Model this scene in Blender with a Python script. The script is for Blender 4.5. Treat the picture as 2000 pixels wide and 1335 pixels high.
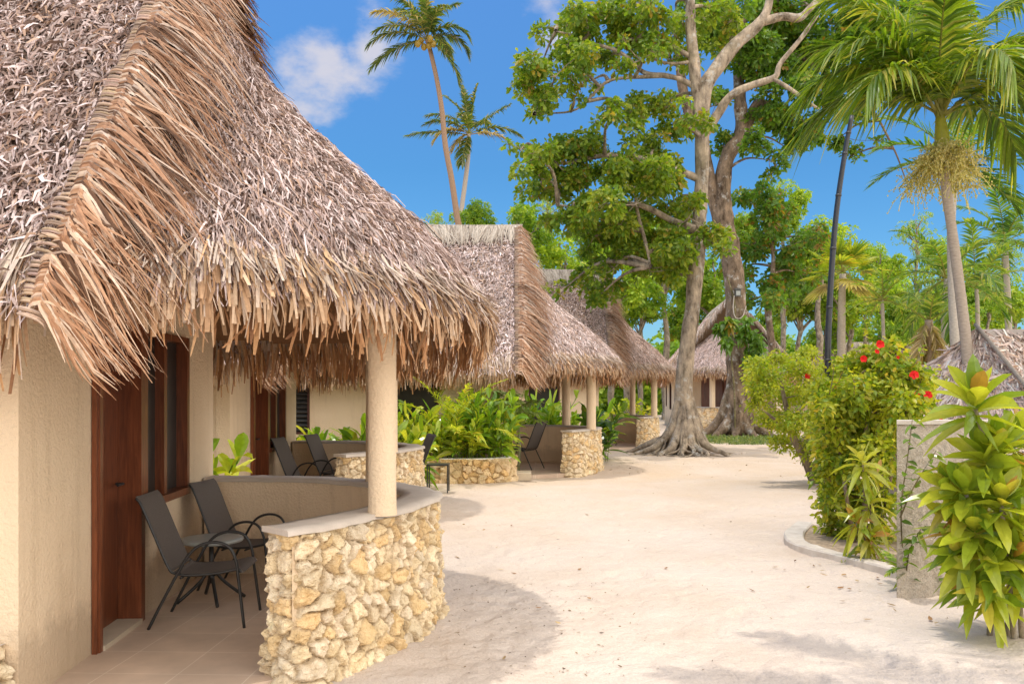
import bpy, math
import numpy as np
from mathutils import Vector, Matrix

# ------------------------------------------------------------------ camera, sky, sun, exposure
SC = bpy.context.scene
for _o in list(bpy.data.objects):
    bpy.data.objects.remove(_o)
COL = SC.collection
EYE = 1.61
FPX = 1700.0            # focal length in pixels of the 2000 px wide photograph
cam_d = bpy.data.cameras.new("camera")
cam_d.sensor_width = 36.0
cam_d.lens = 36.0 * FPX / 2000.0
cam_d.shift_y = 102.5 / 2000.0
cam_d.clip_start = 0.05
cam_d.clip_end = 3000.0
cam = bpy.data.objects.new("camera", cam_d)
COL.objects.link(cam)
cam.location = (0, 0, EYE)
cam.rotation_euler = (math.radians(90), 0, 0)
SC.camera = cam

SUN_EL, SUN_AZ = math.radians(78), math.radians(255)      # azimuth from +Y clockwise: from the left, a little behind
sun_dir = Vector((math.sin(SUN_AZ) * math.cos(SUN_EL), math.cos(SUN_AZ) * math.cos(SUN_EL), math.sin(SUN_EL)))
sd = bpy.data.lights.new("sun", 'SUN')
sd.energy = 2.0
sd.angle = math.radians(0.53)
sd.color = (1.0, 0.94, 0.85)
sun = bpy.data.objects.new("sun", sd)
COL.objects.link(sun)
sun.rotation_euler = (-sun_dir).to_track_quat('-Z', 'Y').to_euler()
sun.location = (0, 0, 30)

W = bpy.data.worlds.new("World")
SC.world = W
W.use_nodes = True
wn, wl = W.node_tree.nodes, W.node_tree.links
wn.clear()
w_out = wn.new('ShaderNodeOutputWorld')
w_bg = wn.new('ShaderNodeBackground')
w_sky = wn.new('ShaderNodeTexSky')
w_sky.sky_type = 'NISHITA'
w_sky.sun_disc = False
w_sky.sun_elevation = SUN_EL
w_sky.sun_rotation = SUN_AZ
w_sky.altitude = 0
w_sky.air_density = 1.0
w_sky.dust_density = 0.4
w_sky.ozone_density = 4.0
w_bg.inputs['Strength'].default_value = 0.15
# a few small fair-weather clouds: noise on the sky direction, thick only inside a few patches
w_tc = wn.new('ShaderNodeTexCoord')
def _wmath(op, a, b=None, c=None):
    n = wn.new('ShaderNodeMath'); n.operation = op
    for k, v in enumerate((a, b, c)):
        if v is None: continue
        if isinstance(v, (int, float)): n.inputs[k].default_value = v
        else: wl.new(v, n.inputs[k])
    return n.outputs[0]
w_nz = wn.new('ShaderNodeTexNoise'); w_nz.inputs['Scale'].default_value = 13; w_nz.inputs['Detail'].default_value = 9
w_nz.inputs['Roughness'].default_value = 0.58
w_map = wn.new('ShaderNodeMapping'); w_map.inputs['Scale'].default_value = (1, 1, 1.7)
wl.new(w_tc.outputs['Generated'], w_map.inputs[0]); wl.new(w_map.outputs[0], w_nz.inputs['Vector'])
patch = None
def sky_dir(x, y):
    v = Vector(((x - 1000) / FPX, 1.0, (770 - y) / FPX)); v.normalize(); return v
for (cx, cy, rad, amp) in ((630, 140, 0.085, 1.0), (560, 120, 0.06, 0.85), (500, 105, .05, .7), (715, 105, 0.05, 1.0), (1085, 75, 0.055, 0.66), (1140, 30, 0.05, 0.7), (700, 20, 0.05, 0.45),
                           (1065, 5, 0.04, 0.5), (575, 40, 0.03, 0.5), (-700, 200, 0.3, 0.9), (3200, 100, 0.3, 0.9)):
    d = wn.new('ShaderNodeVectorMath'); d.operation = 'DISTANCE'
    wl.new(w_tc.outputs['Generated'], d.inputs[0]); d.inputs[1].default_value = sky_dir(cx, cy)
    m = _wmath('MULTIPLY', _wmath('SUBTRACT', 1.0, _wmath('DIVIDE', d.outputs['Value'], rad)), amp)
    m = _wmath('MAXIMUM', m, 0.0)
    patch = m if patch is None else _wmath('MAXIMUM', patch, m)
dens = _wmath('ADD', _wmath('MULTIPLY', patch, 0.85), _wmath('MULTIPLY', _wmath('SUBTRACT', w_nz.outputs['Fac'], 0.5), 1.7))
w_ramp = wn.new('ShaderNodeMapRange'); w_ramp.interpolation_type = 'SMOOTHSTEP'
w_ramp.inputs['From Min'].default_value = 0.20; w_ramp.inputs['From Max'].default_value = 0.80
wl.new(dens, w_ramp.inputs['Value'])
fac = _wmath('MULTIPLY', _wmath('MULTIPLY', w_ramp.outputs[0], _wmath('MINIMUM', _wmath('MULTIPLY', patch, 5.0), 1.0)), 0.8)
w_mix = wn.new('ShaderNodeMix'); w_mix.data_type = 'RGBA'
wl.new(fac, w_mix.inputs['Factor'])
w_hsv = wn.new('ShaderNodeHueSaturation'); w_hsv.inputs['Saturation'].default_value = 1.1; w_hsv.inputs['Value'].default_value = 1.0
wl.new(w_sky.outputs[0], w_hsv.inputs['Color'])
# deep blue sky: dim the pale band near the horizon, keep the strength overhead
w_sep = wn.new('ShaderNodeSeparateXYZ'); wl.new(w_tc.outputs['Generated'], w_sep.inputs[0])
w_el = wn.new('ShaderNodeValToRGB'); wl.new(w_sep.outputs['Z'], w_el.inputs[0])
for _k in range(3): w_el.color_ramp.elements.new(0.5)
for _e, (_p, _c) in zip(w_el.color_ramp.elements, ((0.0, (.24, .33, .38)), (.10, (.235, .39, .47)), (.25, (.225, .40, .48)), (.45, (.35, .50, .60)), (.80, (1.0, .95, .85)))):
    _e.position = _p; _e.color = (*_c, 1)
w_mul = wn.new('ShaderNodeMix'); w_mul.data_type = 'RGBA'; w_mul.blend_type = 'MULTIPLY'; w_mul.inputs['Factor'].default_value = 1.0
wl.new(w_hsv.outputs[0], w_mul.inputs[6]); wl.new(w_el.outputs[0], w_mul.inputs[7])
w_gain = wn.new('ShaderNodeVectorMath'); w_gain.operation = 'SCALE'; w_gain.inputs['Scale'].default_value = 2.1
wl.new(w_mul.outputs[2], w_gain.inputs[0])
wl.new(w_gain.outputs[0], w_mix.inputs[6])
w_mix.inputs[7].default_value = (5.2, 4.9, 5.1, 1)
# added fill light: unseen cloud glow behind and right of camera, lifts shaded walls
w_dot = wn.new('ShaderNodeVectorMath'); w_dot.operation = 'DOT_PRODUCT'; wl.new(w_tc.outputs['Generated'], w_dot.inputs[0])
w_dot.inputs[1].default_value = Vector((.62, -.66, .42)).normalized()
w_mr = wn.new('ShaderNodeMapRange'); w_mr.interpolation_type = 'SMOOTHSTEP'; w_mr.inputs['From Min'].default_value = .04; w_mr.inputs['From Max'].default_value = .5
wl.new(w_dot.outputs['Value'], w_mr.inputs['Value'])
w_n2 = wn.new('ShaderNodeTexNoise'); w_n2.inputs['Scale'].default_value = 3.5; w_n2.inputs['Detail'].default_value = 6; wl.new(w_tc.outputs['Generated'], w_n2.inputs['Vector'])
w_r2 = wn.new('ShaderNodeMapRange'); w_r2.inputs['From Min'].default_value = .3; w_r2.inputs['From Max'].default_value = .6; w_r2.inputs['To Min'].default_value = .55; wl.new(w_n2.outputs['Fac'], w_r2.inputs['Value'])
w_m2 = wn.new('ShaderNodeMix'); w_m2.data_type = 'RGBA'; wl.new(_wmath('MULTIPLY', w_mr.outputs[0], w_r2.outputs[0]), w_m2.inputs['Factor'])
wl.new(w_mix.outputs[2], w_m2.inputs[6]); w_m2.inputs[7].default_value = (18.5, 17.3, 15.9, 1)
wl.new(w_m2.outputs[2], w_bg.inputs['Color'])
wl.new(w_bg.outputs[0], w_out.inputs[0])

SC.view_settings.view_transform = 'Standard'
SC.view_settings.look = 'None'
SC.view_settings.exposure = 0.0
SC.view_settings.gamma = 1.0
SC.cycles.max_bounces = 8
SC.cycles.diffuse_bounces = 4
SC.cycles.transparent_max_bounces = 8
SC.cycles.use_denoising = True

# ------------------------------------------------------------------ helpers
rng = np.random.default_rng(11)
UP = np.array((0., 0., 1.))

def P(x, y, Y):
    """the point at depth Y metres that the photograph shows at pixel x, y"""
    return np.array(((x - 1000) / FPX * Y, Y, EYE - (y - 770) / FPX * Y))

def nrm(v):
    v = np.asarray(v, float)
    return v / np.maximum(np.linalg.norm(v, axis=-1, keepdims=True), 1e-9)

def U(a, b, n=None):
    return rng.uniform(a, b, n)

def vnoise(p, seed=0):
    p = np.asarray(p, float)
    i = np.floor(p).astype(np.int64); f = p - i; f = f * f * (3 - 2 * f)
    def h(dx, dy, dz):
        n = (i[..., 0] + dx) * 374761393 + (i[..., 1] + dy) * 668265263 + (i[..., 2] + dz) * 2147483629 + seed * 1013904223
        n = (n ^ (n >> 13)) * 1274126177
        n = n ^ (n >> 16)
        return (n & 0xffff) / 65535.0
    r = 0
    for dx in (0, 1):
        for dy in (0, 1):
            for dz in (0, 1):
                w = (f[..., 0] if dx else 1 - f[..., 0]) * (f[..., 1] if dy else 1 - f[..., 1]) * (f[..., 2] if dz else 1 - f[..., 2])
                r = r + w * h(dx, dy, dz)
    return r

def fbm(p, oct=4, seed=0):
    s, a, t = 0, 1.0, 0
    p = np.asarray(p, float)
    for k in range(oct):
        s = s + a * vnoise(p * 2 ** k, seed + k); t += a; a *= 0.5
    return s / t

class MB:
    """collects shapes and links them as one mesh object"""
    def __init__(s):
        s.V, s.C, s.Q, s.T, s.n = [], [], [], [], 0
    def add(s, V, Q=None, T=None, col=(1, 1, 1)):
        V = np.asarray(V, float).reshape(-1, 3)
        c = np.empty((len(V), 3)); c[:] = col
        s.V.append(V); s.C.append(c)
        if Q is not None and len(Q): s.Q.append(np.asarray(Q, np.int64).reshape(-1, 4) + s.n)
        if T is not None and len(T): s.T.append(np.asarray(T, np.int64).reshape(-1, 3) + s.n)
        s.n += len(V)
        return s
    def ribbons(s, Pt, Wd, col=(1, 1, 1)):
        n, k = Pt.shape[:2]
        V = np.stack((Pt - Wd, Pt + Wd), 2).reshape(-1, 3)
        b = (np.arange(n)[:, None] * k * 2 + np.arange(k - 1)[None, :] * 2).reshape(-1, 1)
        Q = np.concatenate((b, b + 1, b + 3, b + 2), 1)
        c = np.empty((n, 3)); c[:] = col
        return s.add(V, Q, col=np.repeat(c, k * 2, 0))
    def ribbons3(s, Pt, Wd, Fo, col=(1, 1, 1)):
        n, k = Pt.shape[:2]
        V = np.stack((Pt - Wd, Pt + Fo, Pt + Wd), 2).reshape(-1, 3)
        b = (np.arange(n)[:, None] * k * 3 + np.arange(k - 1)[None, :] * 3).reshape(-1, 1)
        Q = np.concatenate((np.concatenate((b, b + 1, b + 4, b + 3), 1), np.concatenate((b + 1, b + 2, b + 5, b + 4), 1)), 0)
        c = np.empty((n, 3)); c[:] = col
        return s.add(V, Q, col=np.repeat(c, k * 3, 0))
    def box(s, c, size, M=None, col=(1, 1, 1)):
        h = np.array(size, float) / 2
        v = np.array([(x, y, z) for z in (-1, 1) for y in (-1, 1) for x in (-1, 1)], float) * h
        if M is not None: v = v @ np.asarray(M, float).T
        return s.add(v + np.asarray(c, float), [(0, 2, 3, 1), (4, 5, 7, 6), (0, 1, 5, 4), (2, 6, 7, 3), (0, 4, 6, 2), (1, 3, 7, 5)], col=col)
    def bar(s, p0, p1, th, z0, z1, col=(1, 1, 1)):
        """upright slab from p0 to p1 in plan (its right-hand side lies on the line), th thick to the left"""
        p0, p1 = np.array(p0, float), np.array(p1, float)
        d = nrm(p1 - p0); l = np.array((-d[1], d[0])) * th
        q = [p0, p1, p1 + l, p0 + l]
        v = [(a[0], a[1], z) for z in (z0, z1) for a in q]
        return s.add(v, [(3, 2, 1, 0), (4, 5, 6, 7), (0, 1, 5, 4), (1, 2, 6, 5), (2, 3, 7, 6), (3, 0, 4, 7)], col=col)
    def tube(s, pts, rad, seg=8, col=(1, 1, 1), caps=True):
        pts = np.asarray(pts, float); k = len(pts)
        rad = np.broadcast_to(np.asarray(rad, float), (k,))
        t = np.gradient(pts, axis=0); t = nrm(t)
        a = np.array((1., 0, 0)) if abs(t[0][0]) < .9 else np.array((0, 1., 0))
        u = nrm(np.cross(t[0], a)); rings = []
        ang = np.linspace(0, 2 * np.pi, seg, endpoint=False)
        for i in range(k):
            u = nrm(u - t[i] * np.dot(u, t[i])); w = np.cross(t[i], u)
            rings.append(pts[i] + rad[i] * (np.cos(ang)[:, None] * u + np.sin(ang)[:, None] * w))
        V = np.concatenate(rings, 0)
        j = np.arange(seg); j2 = (j + 1) % seg; Q = []
        for i in range(k - 1):
            Q.append(np.stack((i * seg + j, i * seg + j2, (i + 1) * seg + j2, (i + 1) * seg + j), 1))
        Q = np.concatenate(Q, 0); T = None
        if caps:
            V = np.concatenate((V, pts[:1], pts[-1:]), 0)
            T = np.concatenate((np.stack((j2, j, np.full(seg, k * seg)), 1), np.stack(((k - 1) * seg + j, (k - 1) * seg + j2, np.full(seg, k * seg + 1)), 1)), 0)
        return s.add(V, Q, T, col=col)
    def lathe(s, prof, c=(0, 0, 0), seg=24, col=(1, 1, 1)):
        ang = np.linspace(0, 2 * np.pi, seg, endpoint=False)
        V = np.concatenate([np.stack((r * np.cos(ang), r * np.sin(ang), np.full(seg, z)), 1) for r, z in prof], 0) + np.asarray(c, float)
        j = np.arange(seg); j2 = (j + 1) % seg
        Q = np.concatenate([np.stack((i * seg + j, i * seg + j2, (i + 1) * seg + j2, (i + 1) * seg + j), 1) for i in range(len(prof) - 1)], 0)
        return s.add(V, Q, col=col)
    def grid(s, G, col=(1, 1, 1), flip=False):
        a, b = G.shape[:2]
        i = (np.arange(a - 1)[:, None] * b + np.arange(b - 1)[None, :]).reshape(-1, 1)
        Q = np.concatenate((i, i + 1, i + b + 1, i + b), 1)
        if flip: Q = Q[:, ::-1]
        c = np.asarray(col, float)
        return s.add(G.reshape(-1, 3), Q, col=c.reshape(-1, 3) if c.ndim == 3 else c)
    def build(s, name, mat, parent=None, origin=None, smooth=False):
        V = np.concatenate(s.V, 0); C = np.concatenate(s.C, 0)
        if origin is not None: V = V - np.asarray(origin, float)
        Q = np.concatenate(s.Q, 0) if s.Q else np.zeros((0, 4), np.int64)
        T = np.concatenate(s.T, 0) if s.T else np.zeros((0, 3), np.int64)
        me = bpy.data.meshes.new(name)
        me.vertices.add(len(V)); me.vertices.foreach_set('co', V.astype(np.float32).ravel())
        nl = Q.size + T.size
        me.loops.add(nl); me.loops.foreach_set('vertex_index', np.concatenate((Q.ravel(), T.ravel())).astype(np.int32))
        me.polygons.add(len(Q) + len(T))
        st = np.concatenate((np.arange(len(Q)) * 4, Q.size + np.arange(len(T)) * 3)).astype(np.int32)
        me.polygons.foreach_set('loop_start', st)
        me.polygons.foreach_set('use_smooth', np.full(len(st), bool(smooth)))
        at = me.color_attributes.new('Col', 'FLOAT_COLOR', 'POINT')
        at.data.foreach_set('color', np.concatenate((C, np.ones((len(C), 1))), 1).astype(np.float32).ravel())
        me.update(calc_edges=True); me.validate()
        me.materials.append(mat)
        o = bpy.data.objects.new(name, me); COL.objects.link(o)
        if parent is not None: o.parent = parent
        elif origin is not None: o.location = origin
        return o

def tag(o, label=None, cat=None, group=None, kind=None):
    for k, v in (('label', label), ('category', cat), ('group', group), ('kind', kind)):
        if v: o[k] = v
    return o

def thing(name, label, cat, loc=(0, 0, 0), rz=0.0, group=None):
    o = bpy.data.objects.new(name, None); COL.objects.link(o)
    o.empty_display_size = 0.2
    o.location = loc; o.rotation_euler = (0, 0, rz)
    return tag(o, label, cat, group)

def copy_tree(o, parent=None):
    c = o.copy(); COL.objects.link(c)
    if parent is not None: c.parent = parent
    for ch in list(o.children):
        copy_tree(ch, c)
    return c

def dup(root, loc, rz, label, scale=1.0, group=None):
    c = copy_tree(root)
    c.location = loc; c.rotation_euler = (0, 0, rz)
    c.scale = scale if hasattr(scale, '__len__') else (scale,) * 3
    c['label'] = label
    if group: c['group'] = group
    return c

# ------------------------------------------------------------------ materials
def new_mat(name):
    m = bpy.data.materials.new(name); m.use_nodes = True
    n, l = m.node_tree.nodes, m.node_tree.links
    return m, n, l, n['Principled BSDF']

def noise_node(n, l, scale, detail=6, rough=0.6, coord='Object', stretch=None, dist=0.0):
    tc = n.new('ShaderNodeTexCoord'); t = n.new('ShaderNodeTexNoise')
    t.inputs['Scale'].default_value = scale; t.inputs['Detail'].default_value = detail
    t.inputs['Roughness'].default_value = rough; t.inputs['Distortion'].default_value = dist
    if stretch:
        mp = n.new('ShaderNodeMapping'); mp.inputs['Scale'].default_value = stretch
        l.new(tc.outputs[coord], mp.inputs[0]); l.new(mp.outputs[0], t.inputs['Vector'])
    else:
        l.new(tc.outputs[coord], t.inputs['Vector'])
    return t

def ramp(n, l, src, stops):
    r = n.new('ShaderNodeValToRGB')
    while len(r.color_ramp.elements) < len(stops): r.color_ramp.elements.new(0.5)
    for e, (p, c) in zip(r.color_ramp.elements, stops):
        e.position = p; e.color = (*c, 1) if len(c) == 3 else c
    l.new(src, r.inputs[0]); return r

def mixc(n, l, mode, fac, a, b):
    m = n.new('ShaderNodeMix'); m.data_type = 'RGBA'; m.blend_type = mode
    for k, v in ((0, fac), (6, a), (7, b)):
        if isinstance(v, (int, float)): m.inputs[k].default_value = v
        elif isinstance(v, tuple): m.inputs[k].default_value = (*v, 1)
        else: l.new(v, m.inputs[k])
    return m.outputs[2]

def bump(n, l, b, height, strength, dist, prev=None):
    bn = n.new('ShaderNodeBump'); bn.inputs['Strength'].default_value = strength; bn.inputs['Distance'].default_value = dist
    l.new(height, bn.inputs['Height'])
    if prev is not None: l.new(prev, bn.inputs['Normal'])
    l.new(bn.outputs[0], b.inputs['Normal']); return bn.outputs[0]

def attr_mat(name, rough=0.85, spec=0.2, nscale=None, namp=0.25, transl=0.0, tcol=(1, 1, 1), bumps=None, stretch=None, tint=False):
    """colour from the mesh's own colour attribute (the strand's or leaf's real colour) with fine noise; optional translucency"""
    m, n, l, b = new_mat(name)
    a = n.new('ShaderNodeVertexColor'); a.layer_name = 'Col'
    c = a.outputs['Color']
    if nscale:
        t = noise_node(n, l, nscale, 5, stretch=stretch)
        r = ramp(n, l, t.outputs['Fac'], [(0.25, (1 - namp,) * 3), (0.75, (1 + namp,) * 3)])
        c = mixc(n, l, 'MULTIPLY', 1.0, c, r.outputs[0])
    if tint:        # each object's own colour: how far its thatch has weathered
        oi = n.new('ShaderNodeObjectInfo'); c = mixc(n, l, 'MULTIPLY', 1.0, c, oi.outputs['Color'])
    l.new(c, b.inputs['Base Color'])
    b.inputs['Roughness'].default_value = rough
    b.inputs['Specular IOR Level'].default_value = spec
    if bumps:
        t2 = noise_node(n, l, bumps[0], 6)
        bump(n, l, b, t2.outputs['Fac'], bumps[1], bumps[2])
    if transl > 0:
        tr = n.new('ShaderNodeBsdfTranslucent')
        l.new(mixc(n, l, 'MULTIPLY', 1.0, c, tcol), tr.inputs['Color'])
        mx = n.new('ShaderNodeMixShader'); mx.inputs[0].default_value = transl
        l.new(b.outputs[0], mx.inputs[1]); l.new(tr.outputs[0], mx.inputs[2])
        l.new(mx.outputs[0], n['Material Output'].inputs['Surface'])
    return m

M = {}
M['thatch'] = attr_mat('dry thatch', 0.9, 0.15, 60, 0.22, 0.14, (1.0, .9, .75), tint=True)
M['frond_dry'] = attr_mat('dry palm frond', 0.7, 0.3, 40, 0.22, 0.12, (1.0, .8, .6), tint=True)
M['leaf'] = attr_mat('green leaf', 0.38, 0.45, 25, 0.2, 0.5, (1.5, 1.45, .5))
M['leaf_gloss'] = attr_mat('glossy leaf', 0.22, 0.6, 18, 0.16, 0.42, (1.35, 1.3, .5))
def mat_bark():
    m, n, l, b = new_mat('bark')
    a = n.new('ShaderNodeVertexColor'); a.layer_name = 'Col'
    t = noise_node(n, l, 5, 8, 0.68, stretch=(1, 1, .45))
    c = mixc(n, l, 'MULTIPLY', 1.0, a.outputs['Color'], ramp(n, l, t.outputs['Fac'], [(0.34, (.30, .27, .24)), (0.48, (.9, .9, .9)), (.66, (1.6, 1.56, 1.5))]).outputs[0])
    li = noise_node(n, l, 3.2, 6, 0.7)
    c = mixc(n, l, 'MIX', ramp(n, l, li.outputs['Fac'], [(0.56, (0,) * 3), (0.66, (.75,) * 3)]).outputs[0], c, (.56, .54, .49))
    mo = noise_node(n, l, 1.1, 5, 0.7)
    c = mixc(n, l, 'MIX', ramp(n, l, mo.outputs['Fac'], [(0.55, (0,) * 3), (0.68, (.6,) * 3)]).outputs[0], c, (.20, .17, .10))
    l.new(c, b.inputs['Base Color']); b.inputs['Roughness'].default_value = .95; b.inputs['Specular IOR Level'].default_value = .1
    f = noise_node(n, l, 16, 7, 0.7, stretch=(1, 1, .35))
    p = bump(n, l, b, f.outputs['Fac'], 1.0, 0.05)
    g = noise_node(n, l, 70, 4, 0.7); bump(n, l, b, g.outputs['Fac'], .6, .012, p)
    return m
M['bark'] = mat_bark()
M['palm_bark'] = attr_mat('palm bark', 0.9, 0.15, 14, 0.3, bumps=(30, 0.5, 0.01), stretch=(1, 1, 6))
M['petal'] = attr_mat('petal', 0.6, 0.2, None, 0, 0.3, (1.2, .6, .6))

def mat_plaster(name, base, dark, bscale, bstr, bdist, patch=(1.4, .10), splash=False):
    m, n, l, b = new_mat(name)
    t = noise_node(n, l, patch[0], 6)
    r = ramp(n, l, t.outputs['Fac'], [(0.3, dark), (0.7, base)])
    f = noise_node(n, l, 220, 3)
    c = mixc(n, l, 'MULTIPLY', 1.0, r.outputs[0], ramp(n, l, f.outputs['Fac'], [(0.3, (0.9,) * 3), (0.7, (1.06,) * 3)]).outputs[0])
    if splash:      # sand splashes and scuffs low on the wall, faint runs above
        tc = n.new('ShaderNodeTexCoord'); sp = n.new('ShaderNodeSeparateXYZ'); l.new(tc.outputs['Object'], sp.inputs[0])
        q = noise_node(n, l, 6, 6, 0.7); ad = n.new('ShaderNodeMath'); ad.operation = 'MULTIPLY_ADD'; l.new(q.outputs['Fac'], ad.inputs[0]); ad.inputs[1].default_value = -.55; l.new(sp.outputs['Z'], ad.inputs[2])
        sr = ramp(n, l, ad.outputs[0], [(0.0, (.62, .62, .62)), (0.16, (0, 0, 0))]); c = mixc(n, l, 'MIX', sr.outputs[0], c, (.50, .38, .26))
        st = noise_node(n, l, 7, 6, 0.7, stretch=(1, 1, .12)); c = mixc(n, l, 'MULTIPLY', 1.0, c, ramp(n, l, st.outputs['Fac'], [(0.32, (.90, .885, .865)), (0.48, (1, 1, 1))]).outputs[0])
    l.new(c, b.inputs['Base Color'])
    b.inputs['Roughness'].default_value = 0.93; b.inputs['Specular IOR Level'].default_value = 0.15
    g = noise_node(n, l, bscale, 4, 0.55)
    h = noise_node(n, l, bscale * 3.2, 3)
    p = bump(n, l, b, g.outputs['Fac'], bstr, bdist)
    bump(n, l, b, h.outputs['Fac'], bstr * .6, bdist * .4, p)
    return m
M['stucco'] = mat_plaster('stucco', (.86, .69, .485), (.79, .61, .41), 48, 0.9, 0.014, splash=True)
M['cap'] = mat_plaster('wall cap plaster', (.60, .52, .44), (.50, .43, .36), 30, 0.35, 0.006, (5, .1))
M['roughcast'] = mat_plaster('roughcast', (.80, .69, .56), (.62, .53, .43), 75, 1.0, 0.03, (55, .1))
M['concrete'] = mat_plaster('pale concrete', (.66, .60, .52), (.50, .43, .36), 40, 0.4, 0.008, (6, .1))
M['step'] = mat_plaster('pale step', (.66, .56, .42), (.56, .46, .34), 40, 0.3, 0.006, (4, .1))

def mat_stone():
    m, n, l, b = new_mat('coral stone')
    a = n.new('ShaderNodeVertexColor'); a.layer_name = 'Col'
    t = noise_node(n, l, 14, 8, 0.68)
    c = mixc(n, l, 'MULTIPLY', 1.0, a.outputs['Color'], ramp(n, l, t.outputs['Fac'], [(0.28, (.70, .60, .46)), (0.5, (1.0, .97, .92)), (.75, (1.12, 1.12, 1.14))]).outputs[0])
    v = n.new('ShaderNodeTexVoronoi'); v.inputs['Scale'].default_value = 75
    tc = n.new('ShaderNodeTexCoord'); l.new(tc.outputs['Object'], v.inputs['Vector'])
    pits = ramp(n, l, v.outputs['Distance'], [(0.05, (.55, .5, .42)), (0.24, (1, 1, 1))])
    sp = noise_node(n, l, 9, 3)
    pm = ramp(n, l, sp.outputs['Fac'], [(0.48, (0,) * 3), (0.62, (1,) * 3)])
    c = mixc(n, l, 'MULTIPLY', pm.outputs[0], c, pits.outputs[0])
    l.new(c, b.inputs['Base Color']); b.inputs['Roughness'].default_value = 0.95; b.inputs['Specular IOR Level'].default_value = 0.1
    f = noise_node(n, l, 70, 7, 0.7)
    p = bump(n, l, b, f.outputs['Fac'], 0.8, 0.02)
    bump(n, l, b, v.outputs['Distance'], 0.45, 0.012, p)
    return m
M['stone'] = mat_stone()

def mat_wood(name, c0, c1, rough=0.3):
    m, n, l, b = new_mat(name)
    t = noise_node(n, l, 5, 7, 0.6, stretch=(9, 9, .8), dist=0.6)
    r = ramp(n, l, t.outputs['Fac'], [(0.3, c0), (0.7, c1)])
    l.new(r.outputs[0], b.inputs['Base Color']); b.inputs['Roughness'].default_value = rough
    b.inputs['Specular IOR Level'].default_value = 0.5
    bump(n, l, b, t.outputs['Fac'], 0.12, 0.004)
    return m
M['wood'] = mat_wood('varnished red brown wood', (.11, .032, .013), (.25, .075, .028))
M['pole_wood'] = mat_wood('grey ridge pole', (.22, .18, .14), (.38, .32, .26), 0.8)

def mat_flat(name, col, rough=0.5, spec=0.4, nscale=30, namp=.12, bs=0.0):
    m, n, l, b = new_mat(name)
    t = noise_node(n, l, nscale, 4)
    r = ramp(n, l, t.outputs['Fac'], [(0.3, tuple(x * (1 - namp) for x in col)), (0.7, tuple(x * (1 + namp) for x in col))])
    l.new(r.outputs[0], b.inputs['Base Color']); b.inputs['Roughness'].default_value = rough; b.inputs['Specular IOR Level'].default_value = spec
    if bs: bump(n, l, b, t.outputs['Fac'], bs, 0.003)
    return m
M['screen'] = mat_flat('dark insect screen', (.030, .026, .022), 0.35, 0.5, 6, .35)
M['dark_door'] = mat_flat('dark red brown panel', (.085, .035, .028), 0.55, 0.3, 8, .15)
M['louvre'] = mat_flat('grey louvre', (.10, .10, .095), 0.4, 0.5)
M['black_metal'] = mat_flat('black powder coated metal', (.030, .029, .028), 0.42, 0.5)
M['sling'] = mat_flat('charcoal brown mesh fabric', (.145, .122, .105), 0.75, 0.25, 240, .30, .3)
M['table_top'] = mat_flat('grey green table top', (.36, .375, .35), 0.3, 0.5, 12, .10)
M['pole_black'] = mat_flat('black pole', (.020, .021, .024), 0.4, 0.5, 20, .3)
M['soil'] = mat_flat('sandy soil', (.34, .26, .18), 0.95, 0.1, 18, .4, .6)

def mat_tile():
    m, n, l, b = new_mat('porch floor tile')
    tc = n.new('ShaderNodeTexCoord'); mp = n.new('ShaderNodeMapping'); mp.inputs['Rotation'].default_value = (0, 0, 0.04)
    l.new(tc.outputs['Object'], mp.inputs[0])
    br = n.new('ShaderNodeTexBrick'); br.offset = 0.0; br.inputs['Scale'].default_value = 1.0
    br.inputs['Brick Width'].default_value = 0.42; br.inputs['Row Height'].default_value = 0.42; br.inputs['Mortar Size'].default_value = 0.0035
    br.inputs['Color1'].default_value = (.62, .47, .35, 1); br.inputs['Color2'].default_value = (.58, .44, .33, 1); br.inputs['Mortar'].default_value = (.72, .60, .48, 1)
    l.new(mp.outputs[0], br.inputs['Vector'])
    t = noise_node(n, l, 3, 7); c = mixc(n, l, 'MULTIPLY', 1.0, br.outputs['Color'], ramp(n, l, t.outputs['Fac'], [(0.3, (.86,) * 3), (0.7, (1.1,) * 3)]).outputs[0])
    l.new(c, b.inputs['Base Color']); b.inputs['Roughness'].default_value = 0.5; b.inputs['Specular IOR Level'].default_value = 0.35
    bump(n, l, b, br.outputs['Fac'], -0.3, 0.003)
    return m
M['tile'] = mat_tile()

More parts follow.
